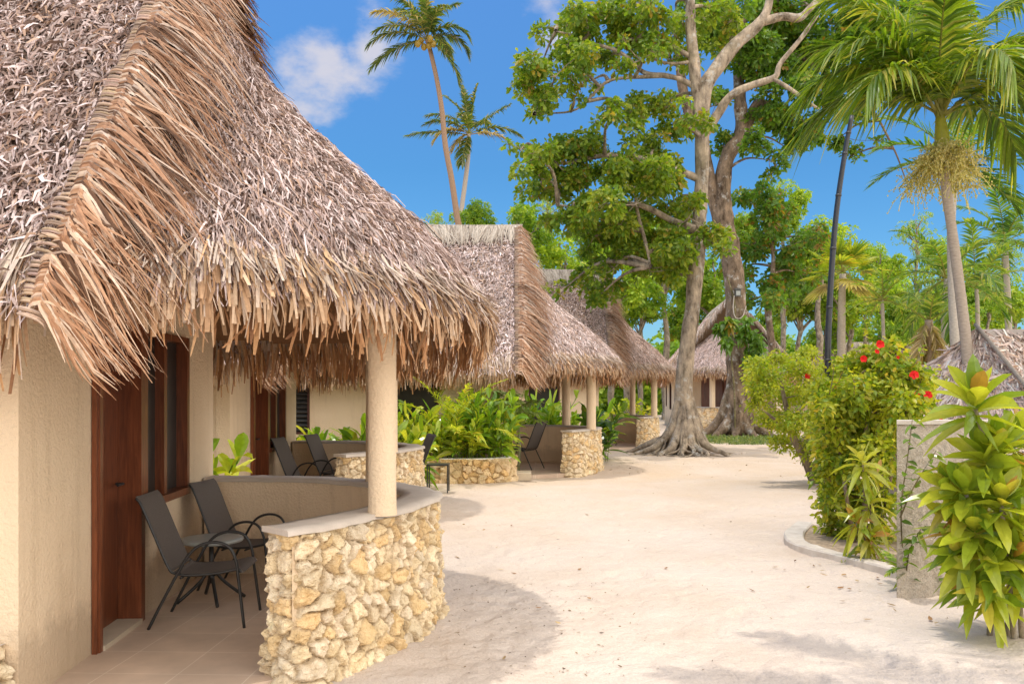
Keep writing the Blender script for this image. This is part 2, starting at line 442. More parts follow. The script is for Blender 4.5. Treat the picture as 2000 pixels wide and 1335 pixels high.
def mat_sand():
    m, n, l, b = new_mat('coral sand')
    t = noise_node(n, l, 0.55, 7, 0.62)
    r = ramp(n, l, t.outputs['Fac'], [(0.28, (.56, .455, .365)), (0.5, (.63, .535, .455)), (.72, (.66, .575, .50))])
    g = noise_node(n, l, 95, 5, 0.7)
    tcy = n.new('ShaderNodeTexCoord'); sx = n.new('ShaderNodeSeparateXYZ'); l.new(tcy.outputs['Object'], sx.inputs[0])
    my = n.new('ShaderNodeMapRange'); my.inputs['From Min'].default_value = 6.5; my.inputs['From Max'].default_value = 17; my.inputs['To Max'].default_value = .8; l.new(sx.outputs['Y'], my.inputs['Value'])
    pz = noise_node(n, l, 0.8, 6, 0.65); pr = ramp(n, l, pz.outputs['Fac'], [(0.35, (.35,) * 3), (0.62, (1,) * 3)])
    tanf = n.new('ShaderNodeMath'); tanf.operation = 'MULTIPLY'; l.new(my.outputs[0], tanf.inputs[0]); l.new(pr.outputs[0], tanf.inputs[1])
    base = mixc(n, l, 'MIX', tanf.outputs[0], r.outputs[0], (.59, .455, .325))
    c = mixc(n, l, 'MULTIPLY', 1.0, base, ramp(n, l, g.outputs['Fac'], [(0.28, (.82, .80, .77)), (0.62, (1.04,) * 3)]).outputs[0])
    v = n.new('ShaderNodeTexVoronoi'); v.inputs['Scale'].default_value = 26; v.inputs['Randomness'].default_value = 1
    tc = n.new('ShaderNodeTexCoord'); l.new(tc.outputs['Object'], v.inputs['Vector'])
    sp = ramp(n, l, v.outputs['Distance'], [(0.035, (.45, .36, .28)), (0.07, (1, 1, 1))])
    sm = noise_node(n, l, 1.7, 4)
    c = mixc(n, l, 'MULTIPLY', ramp(n, l, sm.outputs['Fac'], [(0.5, (0,) * 3), (0.68, (.8,) * 3)]).outputs[0], c, sp.outputs[0])
    l.new(c, b.inputs['Base Color']); b.inputs['Roughness'].default_value = 0.97; b.inputs['Specular IOR Level'].default_value = 0.1
    h1 = noise_node(n, l, 9, 4, 0.6)
    p = bump(n, l, b, h1.outputs['Fac'], 0.6, 0.06)
    h2 = noise_node(n, l, 28, 4, 0.6)
    p = bump(n, l, b, h2.outputs['Fac'], 0.4, 0.022, p)
    h3 = noise_node(n, l, 160, 4, 0.7)
    bump(n, l, b, h3.outputs['Fac'], 0.35, 0.006, p)
    return m
M['sand'] = mat_sand()
# ------------------------------------------------------------------ ground
def axis(*segs):
    out = [segs[0][0]]
    for a, b, st in segs:
        n = max(1, int(round((b - a) / st))); out += list(np.linspace(a, b, n + 1)[1:])
    return np.array(out)
def ground_h(x, y):
    p = np.stack((x, y, np.zeros_like(x)), -1)
    h = (fbm(p * 0.35, 3, 3) - .5) * 0.10 + (fbm(p * 2.2, 3, 9) - .5) * 0.045 + (fbm(p * 5.5, 3, 19) - .5) * .030
    near = (np.abs(x - 2) < 4) & (y > 3) & (y < 14)
    if near.any():
        xs, ys = x[near], y[near]; dh = np.zeros(len(xs)); o = np.argsort(ys); xs_, ys_ = xs[o], ys[o]; acc = np.zeros(len(xs))
        for fx, fy, fa, fl, fd in FOOT:
            lo, hi = np.searchsorted(ys_, (fy - .3, fy + .3)); dx, dy = xs_[lo:hi] - fx, ys_[lo:hi] - fy
            u = (dx * math.cos(fa) + dy * math.sin(fa)) / fl; v = (-dx * math.sin(fa) + dy * math.cos(fa)) / (fl * .42); q = u * u + v * v
            acc[lo:hi] += fd * (np.exp(-((q - 1.6) ** 2) * 1.5) * .45 - np.exp(-q * q * .7))
        dh[o] = acc; h = h.copy(); h[near] += dh
    return h - 0.012
_g = np.random.default_rng(77)
FOOT = [(_g.uniform(-.6, 5.5), 3.4 + 10 * _g.uniform(0, 1) ** 1.2, _g.normal(1.3, .7), _g.uniform(.10, .17), _g.uniform(.006, .017)) for _ in range(420)]
gx = axis((-900, -60, 120), (-60, -8, 4), (-8, -1.6, .25), (-1.6, 5, .035), (5, 14, .25), (14, 60, 4), (60, 900, 120))
gy = axis((-200, -10, 60), (-10, 3.2, 1.2), (3.2, 13, .035), (13, 34, .2), (34, 80, 3), (80, 1500, 150))
GX, GY = np.meshgrid(gx, gy)
G = np.stack((GX, GY, ground_h(GX, GY)), -1)
sand = MB().grid(G).build('sand_ground', M['sand'], smooth=True)
tag(sand, kind='structure')

# ------------------------------------------------------------------ thatched hut (built once, local x = out towards the porch, y = away along the door wall)
RH, RB = 5.1, 2.2                                   # ridge height, half width at the eave
g_y = np.array([0, .6, 1.2, 1.75, 2.05, 2.2]); g_z = np.array([5.1, 4.30, 3.48, 2.70, 2.27, 1.97])
c_r = np.array([0.0, .2, .47, .8, 1.19, 1.57, 1.85, 2.02, 2.11, 2.14]); c_z = np.array([4.72, 4.28, 3.84, 3.48, 3.13, 2.80, 2.52, 2.28, 2.06, 1.93])
GABLE_L = 4.95
g_s = np.concatenate(([0], np.cumsum(np.hypot(np.diff(g_y), np.diff(g_z))))); c_s = np.concatenate(([0], np.cumsum(np.hypot(np.diff(c_r), np.diff(c_z)))))
def gable_S(a, b, side):            # a: x from -GABLE_L to 0.1; b: 0..1 from ridge to eave
    s = b * g_s[-1]
    return np.stack((a, side * np.interp(s, g_s, g_y), np.interp(s, g_s, g_z)), -1)
def cone_S(a, b):                   # a: angle, b: 0..1 from apex to eave
    s = b * c_s[-1]; r = np.interp(s, c_s, c_r)
    return np.stack((r * np.cos(a), r * np.sin(a), np.interp(s, c_s, c_z)), -1)
def frame(S, a, b, e=1e-3):
    p = S(a, b); db = nrm(S(a, np.minimum(b + .02, 1.0)) - S(a, np.minimum(b + .02, 1.0) - .02)); da = nrm(S(a + e, b) - S(a - e, b))
    n = nrm(np.cross(da, db)); n = np.where(n[..., 2:3] < 0, -n, n)
    return p, db, n
PAL = np.array([(.58, .46, .385), (.70, .585, .505), (.40, .305, .245), (.78, .67, .59), (.25, .175, .13), (.46, .31, .20), (.40, .335, .28), (.58, .42, .29), (.13, .085, .06)]) * np.array((1, .985, 1.08))
PW = np.array([.18, .16, .15, .10, .12, .08, .09, .05, .07])
def pick(pal, w, n, jit=.12):
    c = pal[rng.choice(len(pal), n, p=w / w.sum())]
    return np.clip(c * (1 + U(-jit, jit, (n, 1))), 0, 1)
def strands(mb, S, a, b, L, w, spread, lift, roll, pal=PAL, pw=PW):
    n = len(a)
    p, t, nn = frame(S, a, b)
    s = nrm(np.cross(nn, t))
    th = rng.normal(0, spread, n)[:, None]
    d = t * np.cos(th) + s * np.sin(th); sd_ = nrm(np.cross(nn, d))
    ro = rng.normal(0, roll, n)[:, None]
    wv = sd_ * np.cos(ro) + nn * np.sin(ro)
    lf = (np.abs(rng.normal(0, 1, n)) * lift)[:, None]
    L_ = L[:, None]
    bow = (U(-.4, 1.0, n) * .02)[:, None]
    Pt = np.stack((p + nn * (.004 + .3 * lf), p + d * L_ * .5 + nn * (.006 + .8 * lf + bow) + sd_ * rng.normal(0, .012, n)[:, None], p + d * L_ - np.array((0, 0, 1)) * (L_ * .05) + nn * (.004 + lf)), 1)
    W_ = np.stack((wv * w[:, None], wv * w[:, None] * .95, wv * w[:, None] * U(.15, .7, n)[:, None]), 1)
    mb.ribbons(Pt, W_, pick(pal, pw, n))

def cone_z(x, y):
    r = np.hypot(np.maximum(x, 0), y)
    return np.where(x > 0, np.interp(r, c_r, c_z, right=-5), np.interp(np.abs(y), g_y, g_z, right=-5))

def roof_parts(root, dens=1.0):
    # solid shell: outer skin, soffit below it, closed gable ends
    mb = MB(); base_col = (.10, .07, .05); in_col = (.26, .14, .07)  # base_col very dark: shade of the gaps between strands put into the colour
    X = np.linspace(-GABLE_L, 0.10, 30); B = np.linspace(0, .93, 24)
    for side in (-1, 1):
        A_, B_ = np.meshgrid(X, B, indexing='ij'); g = gable_S(A_.ravel(), B_.ravel(), side).reshape(30, 24, 3)
        mb.grid(g, base_col); gi = g.copy(); gi[..., 2] -= .24 - .16 * B[None, :]; gi[..., 1] *= .985; mb.grid(gi, in_col)
        mb.grid(np.stack((g[:, -1], gi[:, -1]), 1), in_col)
        mb.grid(np.stack((g[0], gi[0]), 1), in_col)
        cz = gi[-1].copy(); cz[:, 2] = np.interp(np.abs(cz[:, 1]), c_r, c_z) - .06
        mb.grid(np.stack((g[-1], cz), 1), (.16, .10, .06))
    AN = np.linspace(-np.pi / 2, np.pi / 2, 40)
    A_, B_ = np.meshgrid(AN, B, indexing='ij'); g = cone_S(A_.ravel(), B_.ravel()).reshape(40, 24, 3)
    mb.grid(g, base_col); gi = g.copy(); gi[..., 2] -= .22 - .15 * B[None, :]; gi[..., :2] *= .985; mb.grid(gi, in_col); mb.grid(np.stack((g[:, -1], gi[:, -1]), 1), in_col)
    # thatch strands over the skin
    n = int(36000 * dens)
    for side, k in ((-1, n), (1, n // 3)):
        x = -GABLE_L + (GABLE_L + .1) * rng.beta(1.35, 1.0, k)
        strands(mb, lambda a, b, s=side: gable_S(a, b, s), x, U(0.02, .985, k), U(.05, .15, k), U(.003, .0095, k), .65, .022, .9)
    n = int(46000 * dens)
    strands(mb, cone_S, U(-np.pi / 2, np.pi / 2, n), np.sqrt(U(.0, .86, n)), U(.06, .17, n), U(.0025, .0075, n), .28, .016, .75)
    n = int(2600 * dens)
    strands(mb, cone_S, U(-np.pi / 2, np.pi / 2, n), np.sqrt(U(.02, .72, n)), U(.2, .4, n), U(.003, .006, n), .45, .025, .8)
    k = int(600 * dens)
    strands(mb, lambda a, b: gable_S(a, b, -1), U(-GABLE_L, 0.05, k), U(0.03, .95, k), U(.08, .18, k), U(.006, .016, k), 1.0, .035, 1.0)
    roof = mb.build('thatch_roof', M['thatch'], root)
    # eave fringe: ends of the thatch hanging in ragged layers
    mb = MB()
    fp = np.array([(.46, .375, .305), (.60, .49, .40), (.48, .33, .20), (.56, .36, .195), (.33, .235, .165), (.68, .56, .44), (.20, .12, .07)])
    fi = np.array([(.46, .24, .11), (.54, .30, .14), (.36, .18, .08), (.58, .36, .19), (.28, .14, .07)])
    gpal_f = np.array([(.56, .37, .22), (.62, .45, .30), (.46, .28, .155), (.52, .40, .30), (.36, .21, .11), (.20, .11, .05)])
    zr, rr_ = c_z[::-1], c_r[::-1]; zg, yg = g_z[::-1], g_y[::-1]
    for lay in range(9):
        m = int((640, 760, 860, 860, 820, 760, 640, 480, 440)[lay] * dens); u = np.sort(U(0, 1, m))
        per = np.pi * c_r[-1]; tot = per + 2 * GABLE_L; q = u * tot
        front = q < GABLE_L; back = q > GABLE_L + per; cone = ~(front | back)
        ang = -np.pi / 2 + (q - GABLE_L) / per * np.pi
        z0 = (2.38, 2.36, 2.33, 2.30, 2.27, 2.22, 2.15, 2.07, 2.0)[lay] + U(-.05, .05, m)
        ins = (.0, .0, .005, .01, .02, .04, .07, .11, .16)[lay] + U(-.015, .015, m)
        pushed = (.035, .03, .025, .02, .01, 0, -.02, -.06, -.11)[lay]
        r0 = np.where(cone, np.interp(z0, zr, rr_), np.interp(z0, zg, yg)) + pushed; rE = np.where(cone, c_r[-1], RB) - ins
        ox = np.where(cone, np.cos(ang), 0); oy = np.where(front, -1, np.where(back, 1, np.sin(ang))); out = np.stack((ox, oy, 0 * ox), -1)
        bx = np.where(front, q - GABLE_L, np.where(back, -(q - GABLE_L - per), 0)); org = np.stack((bx, 0 * bx, 0 * bx), -1)
        wig = .07 * (vnoise(np.stack((q * 1.3, 0 * q, 0 * q + lay), -1), 5) - .5)
        zb = (2.19, 2.14, 2.09, 2.04, 1.99, 1.90, 1.875, 1.845, 1.80)[lay] - .05 * np.clip(np.where(cone, np.sin(ang), 0), -.3, 1) + wig + rng.normal(0, .038, m)
        zb = zb + np.where(cone, .055 * np.clip(.5 - np.sin(ang) * 1.2, 0, 1), 0)
        zb = np.where(front, zb - .15, np.where(back, zb - .1, zb))
        tang = np.cross(np.array((0, 0, 1.)), out)
        sw = rng.normal(0, .035, m)[:, None]; fl = rng.normal(.0, .022, m)
        zm = z0 + (zb - z0) * .5; rm = np.where(cone, np.interp(zm, zr, rr_), np.interp(zm, zg, yg)) + pushed + .02
        p0 = org + out * r0[:, None] + UP * z0[:, None]; p1 = org + out * np.minimum(rm, rE + .04)[:, None] + UP * zm[:, None] + tang * sw * .5
        p2 = org + out * (rE + .025 + fl)[:, None] + UP * zb[:, None] + tang * sw
        ro = rng.normal(0, .4, m)[:, None]; wv = tang * np.cos(ro) + out * np.sin(ro)
        w = (U(.003, .0085, m) if lay < 3 else .0035 + .0105 * U(0, 1, m) ** 1.3)[:, None]
        if lay < 3: c = pick(fp, np.array([.26, .22, .14, .08, .14, .10, .06]), m)
        elif lay < 7: c = pick(gpal_f, np.array([.26, .2, .18, .14, .12, .10]), m)
        else: c = pick(fi, np.array([.3, .25, .2, .15, .1]), m)
        mb.ribbons(np.stack((p0, p1, p2), 1), np.stack((wv * w, wv * w * 1.1, wv * w * U(.25, .95, m)[:, None]), 1), c)
    mb.build('eave_fringe', M['frond_dry'], roof)
    # ridge: pole and fronds folded over it
    mb = MB(); m = int(700 * dens)
    for side in (-1, 1):
        x = np.sort(U(-GABLE_L, .12, m)); L = U(.32, .62, m)
        sl = rng.normal(0, .10, m) + .12 * np.sin(x * 3)
        Pt = []
        for t in (0, .3, .65, 1.0):
            s = L * t; y = np.interp(s, g_s, g_y); z = np.interp(s, g_s, g_z)
            Pt.append(np.stack((x + sl * t * L * 2, side * (y + .02), z + .07 + .02 * np.sin(t * 3) - .02 * t + U(0, .03, m)), -1))
        wv = np.zeros((m, 3)); wv[:, 0] = U(.008, .016, m)
        Pt = np.stack(Pt, 1); Wd = np.stack((wv, wv, wv * .9, wv * .35), 1)
        Fo = np.zeros_like(Wd); Fo[..., 2] = .008
        mb.ribbons3(Pt, Wd, Fo, pick(np.array([(.42, .36, .295), (.50, .435, .36), (.33, .275, .22), (.26, .21, .165)]), np.array([.4, .3, .2, .1]), m))
    mb.build('ridge_frond', M['frond_dry'], roof)
    mb = MB(); xs = np.linspace(-GABLE_L, .18, 12)
    mb.tube(np.stack((xs, 0 * xs + .01, 5.19 + .012 * np.sin(xs * 2.1)), -1), .028, 7, (1, 1, 1)); mb.build('ridge_pole', M['pole_wood'], roof, smooth=True)
    # verges: coconut fronds tied over the gable edge, leaflets combed down over the porch roof
    for side in (-1, 1):
        mb = MB()
        vp = np.array([(.42, .24, .145), (.50, .31, .195), (.60, .45, .335), (.29, .15, .08), (.68, .55, .45), (.13, .07, .04), (.45, .34, .265)])
        vw = np.array([.22, .18, .13, .16, .08, .13, .10])
        for lay in range(4):
            m = int((430, 430, 420, 380)[lay] * dens)
            u = (np.arange(m) + U(-.2, .2, m)) / m
            # fronds overlap in lengths of about 1.1 m, each starting a little prouder
            fr = (u * 4.2 + .37 * lay) % 1.0
            s = u * (g_s[-1] + .02)
            y0 = np.interp(s, g_s, g_y); z0 = np.interp(s, g_s, g_z)
            slope = np.stack((np.gradient(y0), np.gradient(z0)), -1); slope = nrm(slope)
            nn = np.stack((0 * u, side * -slope[:, 1], slope[:, 0]), -1)
            dn = np.stack((0 * u, side * slope[:, 0], slope[:, 1]), -1)
            b0 = np.stack((0 * u, side * y0, z0), -1) + nn * (.03 + .018 * lay + .035 * (1 - fr))[:, None]
            big = .24 + .50 * U(0, 1, m) ** 1.5
            Lx = big * np.interp(u, [0, .12, .4, .8, 1], [.38, .5, 1, 1.0, .72]) * (1.0 if side < 0 else .6)
            ang = (U(.12, .38, m) + .10 * lay + .25 * np.clip((u - .75) * 4, 0, 1))[:, None]
            h = np.array((1., 0, 0)) * np.cos(ang) + dn * np.sin(ang)
            sp = rng.normal(0, .085, m)[:, None] + (.25 * (vnoise(np.stack((u * 16, 0 * u + lay, 0 * u), -1), 3) - .5))[:, None]
            wild = np.where(U(0, 1, m) < .16, rng.normal(0, .45, m), 0)[:, None]
            h = nrm(h + dn * (sp + wild) + nn * (U(.0, .12, m)[:, None]))
            b0 = b0 + np.array((.125, 0, 0)) - nn * .015
            pts = [b0 + np.array((-.05, 0, 0)) - nn * .02, b0 + np.array((-.02, 0, 0)) + nn * .006, b0 + np.array((.015, 0, 0)) + nn * .014]
            grav = (U(.30, .85, m) * Lx)[:, None]
            for t in (.2, .42, .7, 1.0):
                q = b0 + nn * .04 * (1 - t) + h * (Lx[:, None] * t) - UP * (grav * t * t)
                over = (.012 + .11 * U(0, 1, m) ** 2) * (1.2 - .6 * t) + .010 * lay
                mn = cone_z(q[:, 0], q[:, 1]) + over
                ex = np.where(np.hypot(q[:, 0], q[:, 1]) < 2.12, mn, -5)
                q[:, 2] = np.maximum(q[:, 2], ex)
                far = np.hypot(q[:, 0], q[:, 1]); f = np.where(far > 2.3, 2.3 / far, 1.0); q[:, 0] *= f; q[:, 1] *= f
                q[:, 2] = np.where(q[:, 2] < 1.72, 1.72 - .35 * (1.72 - q[:, 2]), q[:, 2])
                pts.append(q)
            Pt = np.stack(pts, 1)
            T = nrm(np.gradient(Pt, axis=1))
            nr = np.stack([nn] * 7, 1); nr[:, 3:] = nrm(nn + UP * .6)[:, None, :]
            sv = nrm(np.cross(T, nr))
            tw = np.zeros((m, 7)); tw[:, 3:] = rng.normal(0, .35, m)[:, None] * np.array((.3, .6, .9, 1.2))
            sv = sv * np.cos(tw)[..., None] + nr * np.sin(tw)[..., None]
            w = (.003 + .0095 * U(0, 1, m) ** 1.3)[:, None] * np.array((.9, 1, 1, 1, .85, .58, .14))[None, :]
            Wd = sv * w[..., None]; Fo = nr * (w * .75)[..., None]
            cc = pick(vp, vw, m) * (1 + np.clip((u - .55) * 2, 0, 1)[:, None] * np.array((.10, .0, -.12)))
            mb.ribbons3(Pt, Wd, Fo, cc)
        mb.build('verge_frond', M['frond_dry'], roof)
        # the split midribs lashed over the edge: a row of pale ribs with dark gaps
        mb = MB(); m = 235
        s = (np.arange(m) + .5) / m * (g_s[-1] + .03); fr = (s / 1.05) % 1.0
        y0, z0 = np.interp(s, g_s, g_y), np.interp(s, g_s, g_z)
        sl = nrm(np.stack((np.gradient(y0), np.gradient(z0)), -1)); nn = np.stack((0 * s, side * -sl[:, 1], sl[:, 0]), -1); dn = np.stack((0 * s, side * sl[:, 0], sl[:, 1]), -1)
        c = np.stack((.085 + .012 * (fr - .5), side * y0, z0), -1) + nn * (.05 + .018 * (1 - fr))[:, None]
        sk = (.03 + .005 * rng.normal(0, 1, m))[:, None]
        for k_ in range(m):
            a = np.linspace(-1.75, 1.7, 8)[:, None]
            pt = c[k_] + np.array((1., 0, 0)) * np.sin(a) * .068 + nn[k_] * (np.cos(a) * .036 - .012) + dn[k_] * (sk[k_] * (a + 1.7) * .55 + .012 * np.abs(rng.normal()))
            mb.tube(pt, np.array((.0045, .0065, .0072, .0075, .0075, .007, .006, .0045)) * U(.8, 1.15), 6, np.array((.45, .325, .235)) * U(.6, 1.35) * np.array((1, U(.92, 1.02), U(.85, 1.05))))
        mb.build('verge_rib', M['frond_dry'], roof, smooth=True)
    return roof

# porch wall outline: angle against radius, measured from the apex foot
pw_a = np.radians([-53.0, -47, -36.7, -17, -2, 8, 22.6, 54, 75, 90]); pw_r = np.array([1.82, 1.78, 1.67, 1.655, 1.70, 1.77, 1.75, 1.73, 1.74, 1.76])
def porch_path(off=0.0, n=90, back_x=-.46):
    a = np.linspace(pw_a[0], pw_a[-1], n); r = np.interp(a, pw_a, pw_r)
    k = np.ones(9) / 9; r = np.convolve(np.pad(r, 4, mode='edge'), k, 'valid')
    p = np.stack((r * np.cos(a), r * np.sin(a)), -1)
    p = np.concatenate((p, np.stack((np.linspace(-.05, back_x, 8), np.full(8, p[-1, 1])), -1)), 0)
    t = nrm(np.gradient(p, axis=0)); nn = np.stack((t[:, 1], -t[:, 0]), -1)
    return p + nn * off, nn

PWH = .86
def stone_skin(path, nn_, z0, z1, cell=.102, depth=.052, seed=1, step=.0095):
    """rubble facing: irregular stones with deep joints, as one displaced skin along a plan path"""
    g = np.random.default_rng(seed)
    seg = np.linalg.norm(np.diff(path, axis=0), axis=1); sl = np.concatenate(([0], np.cumsum(seg))); S = sl[-1]
    ns, nz = int(S / step), int((z1 - z0) / step)
    s = np.linspace(0, S, ns); z = np.linspace(z0, z1, nz)
    px = np.interp(s, sl, path[:, 0]); py = np.interp(s, sl, path[:, 1]); nx = np.interp(s, sl, nn_[:, 0]); ny = np.interp(s, sl, nn_[:, 1])
    SS, ZZ = np.meshgrid(s, z, indexing='ij')
    ci, cj = int(S / cell) + 3, int((z1 - z0) / (cell * .82)) + 3
    I, J = np.meshgrid(np.arange(ci) - 1, np.arange(cj) - 1, indexing='ij')
    cs = ((I + .5 * (J % 2)) * cell + g.uniform(-.42, .42, I.shape) * cell).ravel(); cz = (J * cell * .82 + g.uniform(-.36, .36, I.shape) * cell).ravel() + z0
    keep = g.uniform(0, 1, len(cs)) > .16; cs, cz = cs[keep], cz[keep]
    q = np.stack((SS, ZZ, 0 * SS), -1)
    wx = SS + (fbm(q * 13, 3, seed) - .5) * .055 + (fbm(q * 45, 2, seed + 3) - .5) * .016; wz = ZZ + (fbm(q * 13, 3, seed + 7) - .5) * .055 + (fbm(q * 45, 2, seed + 8) - .5) * .016
    F1 = np.full(SS.size, 9.); F2 = F1.copy(); ID = np.zeros(SS.size, int)
    asp = g.uniform(.75, 1.15, len(cs))
    for lo in range(0, SS.size, 4000):
        a = wx.ravel()[lo:lo + 4000, None]; b = wz.ravel()[lo:lo + 4000, None]
        m = np.abs(cs - a.mean()) < 1.0
        idx = np.nonzero(m)[0]
        d = np.sqrt(((a - cs[idx]) * asp[idx]) ** 2 + (b - cz[idx]) ** 2)
        o = np.argpartition(d, 1, axis=1)[:, :2]; v = np.take_along_axis(d, o, 1)
        sw = v[:, 0] > v[:, 1]; v[sw] = v[sw][:, ::-1]; o[sw] = o[sw][:, ::-1]
        F1[lo:lo + 4000], F2[lo:lo + 4000], ID[lo:lo + 4000] = v[:, 0], v[:, 1], idx[o[:, 0]]
    e = ((F2 - F1) / .030).reshape(SS.shape); e = np.clip(e, 0, 1); e = 1 - (1 - e) ** 2.2
    ID = ID.reshape(SS.shape)
    hs = g.uniform(.45, 1.0, len(cs)); tx = g.normal(0, .26, len(cs)); tz = g.normal(0, .26, len(cs))
    tilt = tx[ID] * (SS - cs[ID]) + tz[ID] * (ZZ - cz[ID])
    facet = np.abs(fbm(q * 17, 3, seed + 20) - .5) * 2
    h = e * (depth * hs[ID] + np.clip(tilt, -.045, .045)) + e * (facet - .3) * .036 + (fbm(q * 60, 4, seed + 30) - .5) * .022
    h = h * np.clip((z1 - ZZ) / .02, .6, 1)
    flare = (1 - (ZZ - z0) / (z1 - z0)) ** 2 * .05
    G = np.stack((px[:, None] + nx[:, None] * (h + flare), py[:, None] + ny[:, None] * (h + flare), ZZ + 0 * h), -1)
    pal = np.array([(.78, .66, .46), (.82, .72, .55), (.74, .56, .31), (.79, .70, .58), (.70, .51, .27), (.84, .77, .64), (.72, .62, .47)]) * np.array((1.12, 1.07, .98)) * .82 + .18 * np.array((.92, .82, .62))
    pc = pal[g.choice(7, len(cs), p=[.24, .22, .14, .14, .08, .1, .08])] * g.uniform(.88, 1.1, (len(cs), 1))
    blot = fbm(q * 6, 4, seed + 40)[..., None]
    C = pc[ID] * (1 + (blot - .5) * .35) 
    joint = np.array((.58, .46, .31))
    C = joint * (1 - e[..., None]) + C * e[..., None]
    return G, np.clip(C, 0, 1)

def oriented(p, q):
    return nrm(np.array(q, float) - np.array(p, float))

def make_hut():
    root = thing('thatched_hut', 'x', 'hut')
    roof_parts(root)
    # walls. door wall runs from C0 (front corner) to C1 along local y
    C0, C1 = np.array((-.235, -1.8)), np.array((-.505, 1.85)); dv = nrm(C1 - C0)
    def dp(y): return C0 + (C1 - C0) * (y + 1.8) / 3.65
    TH = .16
    mb = MB()
    TOP = 2.45
    D0, D1, W0, W1 = -.88, -.12, -.06, 1.0
    mb.bar(dp(-1.8), dp(D0), TH, -.1, TOP); mb.bar(dp(D0), dp(D1), TH, 2.12, TOP); mb.bar(dp(D1), dp(W0), TH, -.1, TOP)
    mb.bar(dp(W0), dp(W1), TH, -.1, .80); mb.bar(dp(W0), dp(W1), TH, 2.08, TOP); mb.bar(dp(W1), dp(1.85), TH, -.1, TOP)
    # front wall (towards the camera side), local y = -1.8, with two window openings
    XL = -4.75
    def fw(x0, x1, z0, z1): mb.bar((x0, -1.8), (x1, -1.8), TH, z0, z1)
    xs = C0[0] - .0
    fw(XL, -4.05, -.1, TOP); fw(-4.05, -3.55, -.1, .82); fw(-4.05, -3.55, 1.98, TOP); fw(-3.55, -2.15, -.1, TOP)
    fw(-2.15, -1.3, -.1, .72); fw(-2.15, -1.3, 2.0, TOP); fw(-1.3, xs - TH - .002, -.1, TOP)
    mb.bar((C1[0] - TH - .002, 1.85), (XL, 1.85), TH, -.1, TOP)
    mb.bar((XL, 1.85 - TH - .002), (XL, -1.8 + TH + .002), TH, -.1, TOP)
    mb.build('wall', M['stucco'], root)
    inward = np.array((-dv[1], dv[0]))     # into the building
    Mx = np.array(((dv[0], inward[0], 0), (dv[1], inward[1], 0), (0, 0, 1)))   # columns: along wall, inward, up
    def wbox(mb, y, inn, z, size):
        p = dp(y) + inward * inn
        mb.box((p[0], p[1], z), size, Mx)
    # door: leaf set back in a deep wooden frame
    mb = MB(); wbox(mb, (D0 + D1) / 2, .135, 1.08, (D1 - D0 - .09, .04, 2.05))
    door = mb.build('door', M['wood'], root)
    mb = MB()
    hp = dp(D1 - .12) + inward * .10
    mb.tube([(hp[0] - inward[0] * .0, hp[1], 1.0), (hp[0] - inward[0] * .05, hp[1] - inward[1] * .05, 1.0), (hp[0] - inward[0] * .05 - dv[0] * .1, hp[1] - inward[1] * .05 - dv[1] * .1, 1.0)], .009, 8, (1, 1, 1))
    mb.build('handle', M['black_metal'], door)
    mb = MB(); wbox(mb, D0 + .022, .055, 1.07, (.044, .20, 2.09)); wbox(mb, D1 - .022, .055, 1.07, (.044, .20, 2.09)); wbox(mb, (D0 + D1) / 2, .055, 2.09, (D1 - D0 - .09, .198, .046))
    wbox(mb, D1 + .02, -.022, 1.07, (.055, .035, 2.09)); wbox(mb, D0 - .012, -.020, 1.07, (.03, .03, 2.09))
    mb.build('door_frame', M['wood'], root)
    mb = MB(); wbox(mb, (D0 + D1) / 2, .03, .035, (D1 - D0 - .095, .17, .05)); mb.build('threshold', M['step'], root)
    # window of two dark screens
    win_m = MB(); wbox(win_m, W0 + .03, .03, 1.44, (.06, .13, 1.27)); wbox(win_m, W1 - .03, .03, 1.44, (.06, .13, 1.27)); wbox(win_m, (W0 + W1) / 2 - .02, .035, 1.44, (.07, .10, 1.27))
    wbox(win_m, (W0 + W1) / 2, .02, .83, (W1 - W0 - .121, .16, .055)); wbox(win_m, (W0 + W1) / 2, .03, 2.05, (W1 - W0 - .121, .12, .05))
    win = win_m.build('window', M['wood'], root)
    for a, b in ((W0 + .06, (W0 + W1) / 2 - .055), ((W0 + W1) / 2 + .015, W1 - .06)):
        mb = MB(); wbox(mb, (a + b) / 2, .06, 1.44, (b - a, .012, 1.18)); mb.build('screen', M['screen'], win)
    # louvred window and dark window in the front wall
    mb = MB()
    for x in (-4.03, -3.57): mb.box((x, -1.75, 1.40), (.04, .12, 1.16))
    for z in (.84, 1.96): mb.box((-3.8, -1.75, z), (.419, .12, .04))
    lw = mb.build('window', M['dark_door'], root)
    mb = MB(); a = math.radians(35); Rm = np.array(((1, 0, 0), (0, math.cos(a), -math.sin(a)), (0, math.sin(a), math.cos(a))))
    for k in range(12): mb.box((-3.8, -1.73, .92 + k * .087), (.416, .10, .008), Rm)
    mb.build('louvre_blade', M['louvre'], lw)
    mb = MB(); mb.box((-3.8, -1.655, 1.4), (.41, .01, 1.08)); mb.build('screen', M['screen'], lw)
    mb = MB()
    for x in (-2.13, -1.32): mb.box((x, -1.75, 1.36), (.04, .12, 1.28))
    for z in (.74, 1.98): mb.box((-1.725, -1.75, z), (.769, .12, .04))
    dw = mb.build('window', M['dark_door'], root)
    mb = MB(); mb.box((-1.725, -1.70, 1.36), (.768, .012, 1.2)); mb.build('screen', M['screen'], dw)
    # porch floor
    po, nno = porch_path(-.14)
    mb = MB(); ring = [(-.45, -1.795)] + [(.1, -1.86)] + [tuple(q) for q in po] 
    c = np.array((-.2, 0.))
    cor = np.array([(*dp(-1.8), 0.03)] + [(p[0], p[1], .03) for p in ring[1:]] + [(*dp(1.8), .03)])
    low = cor.copy(); low[:, 2] = -.12
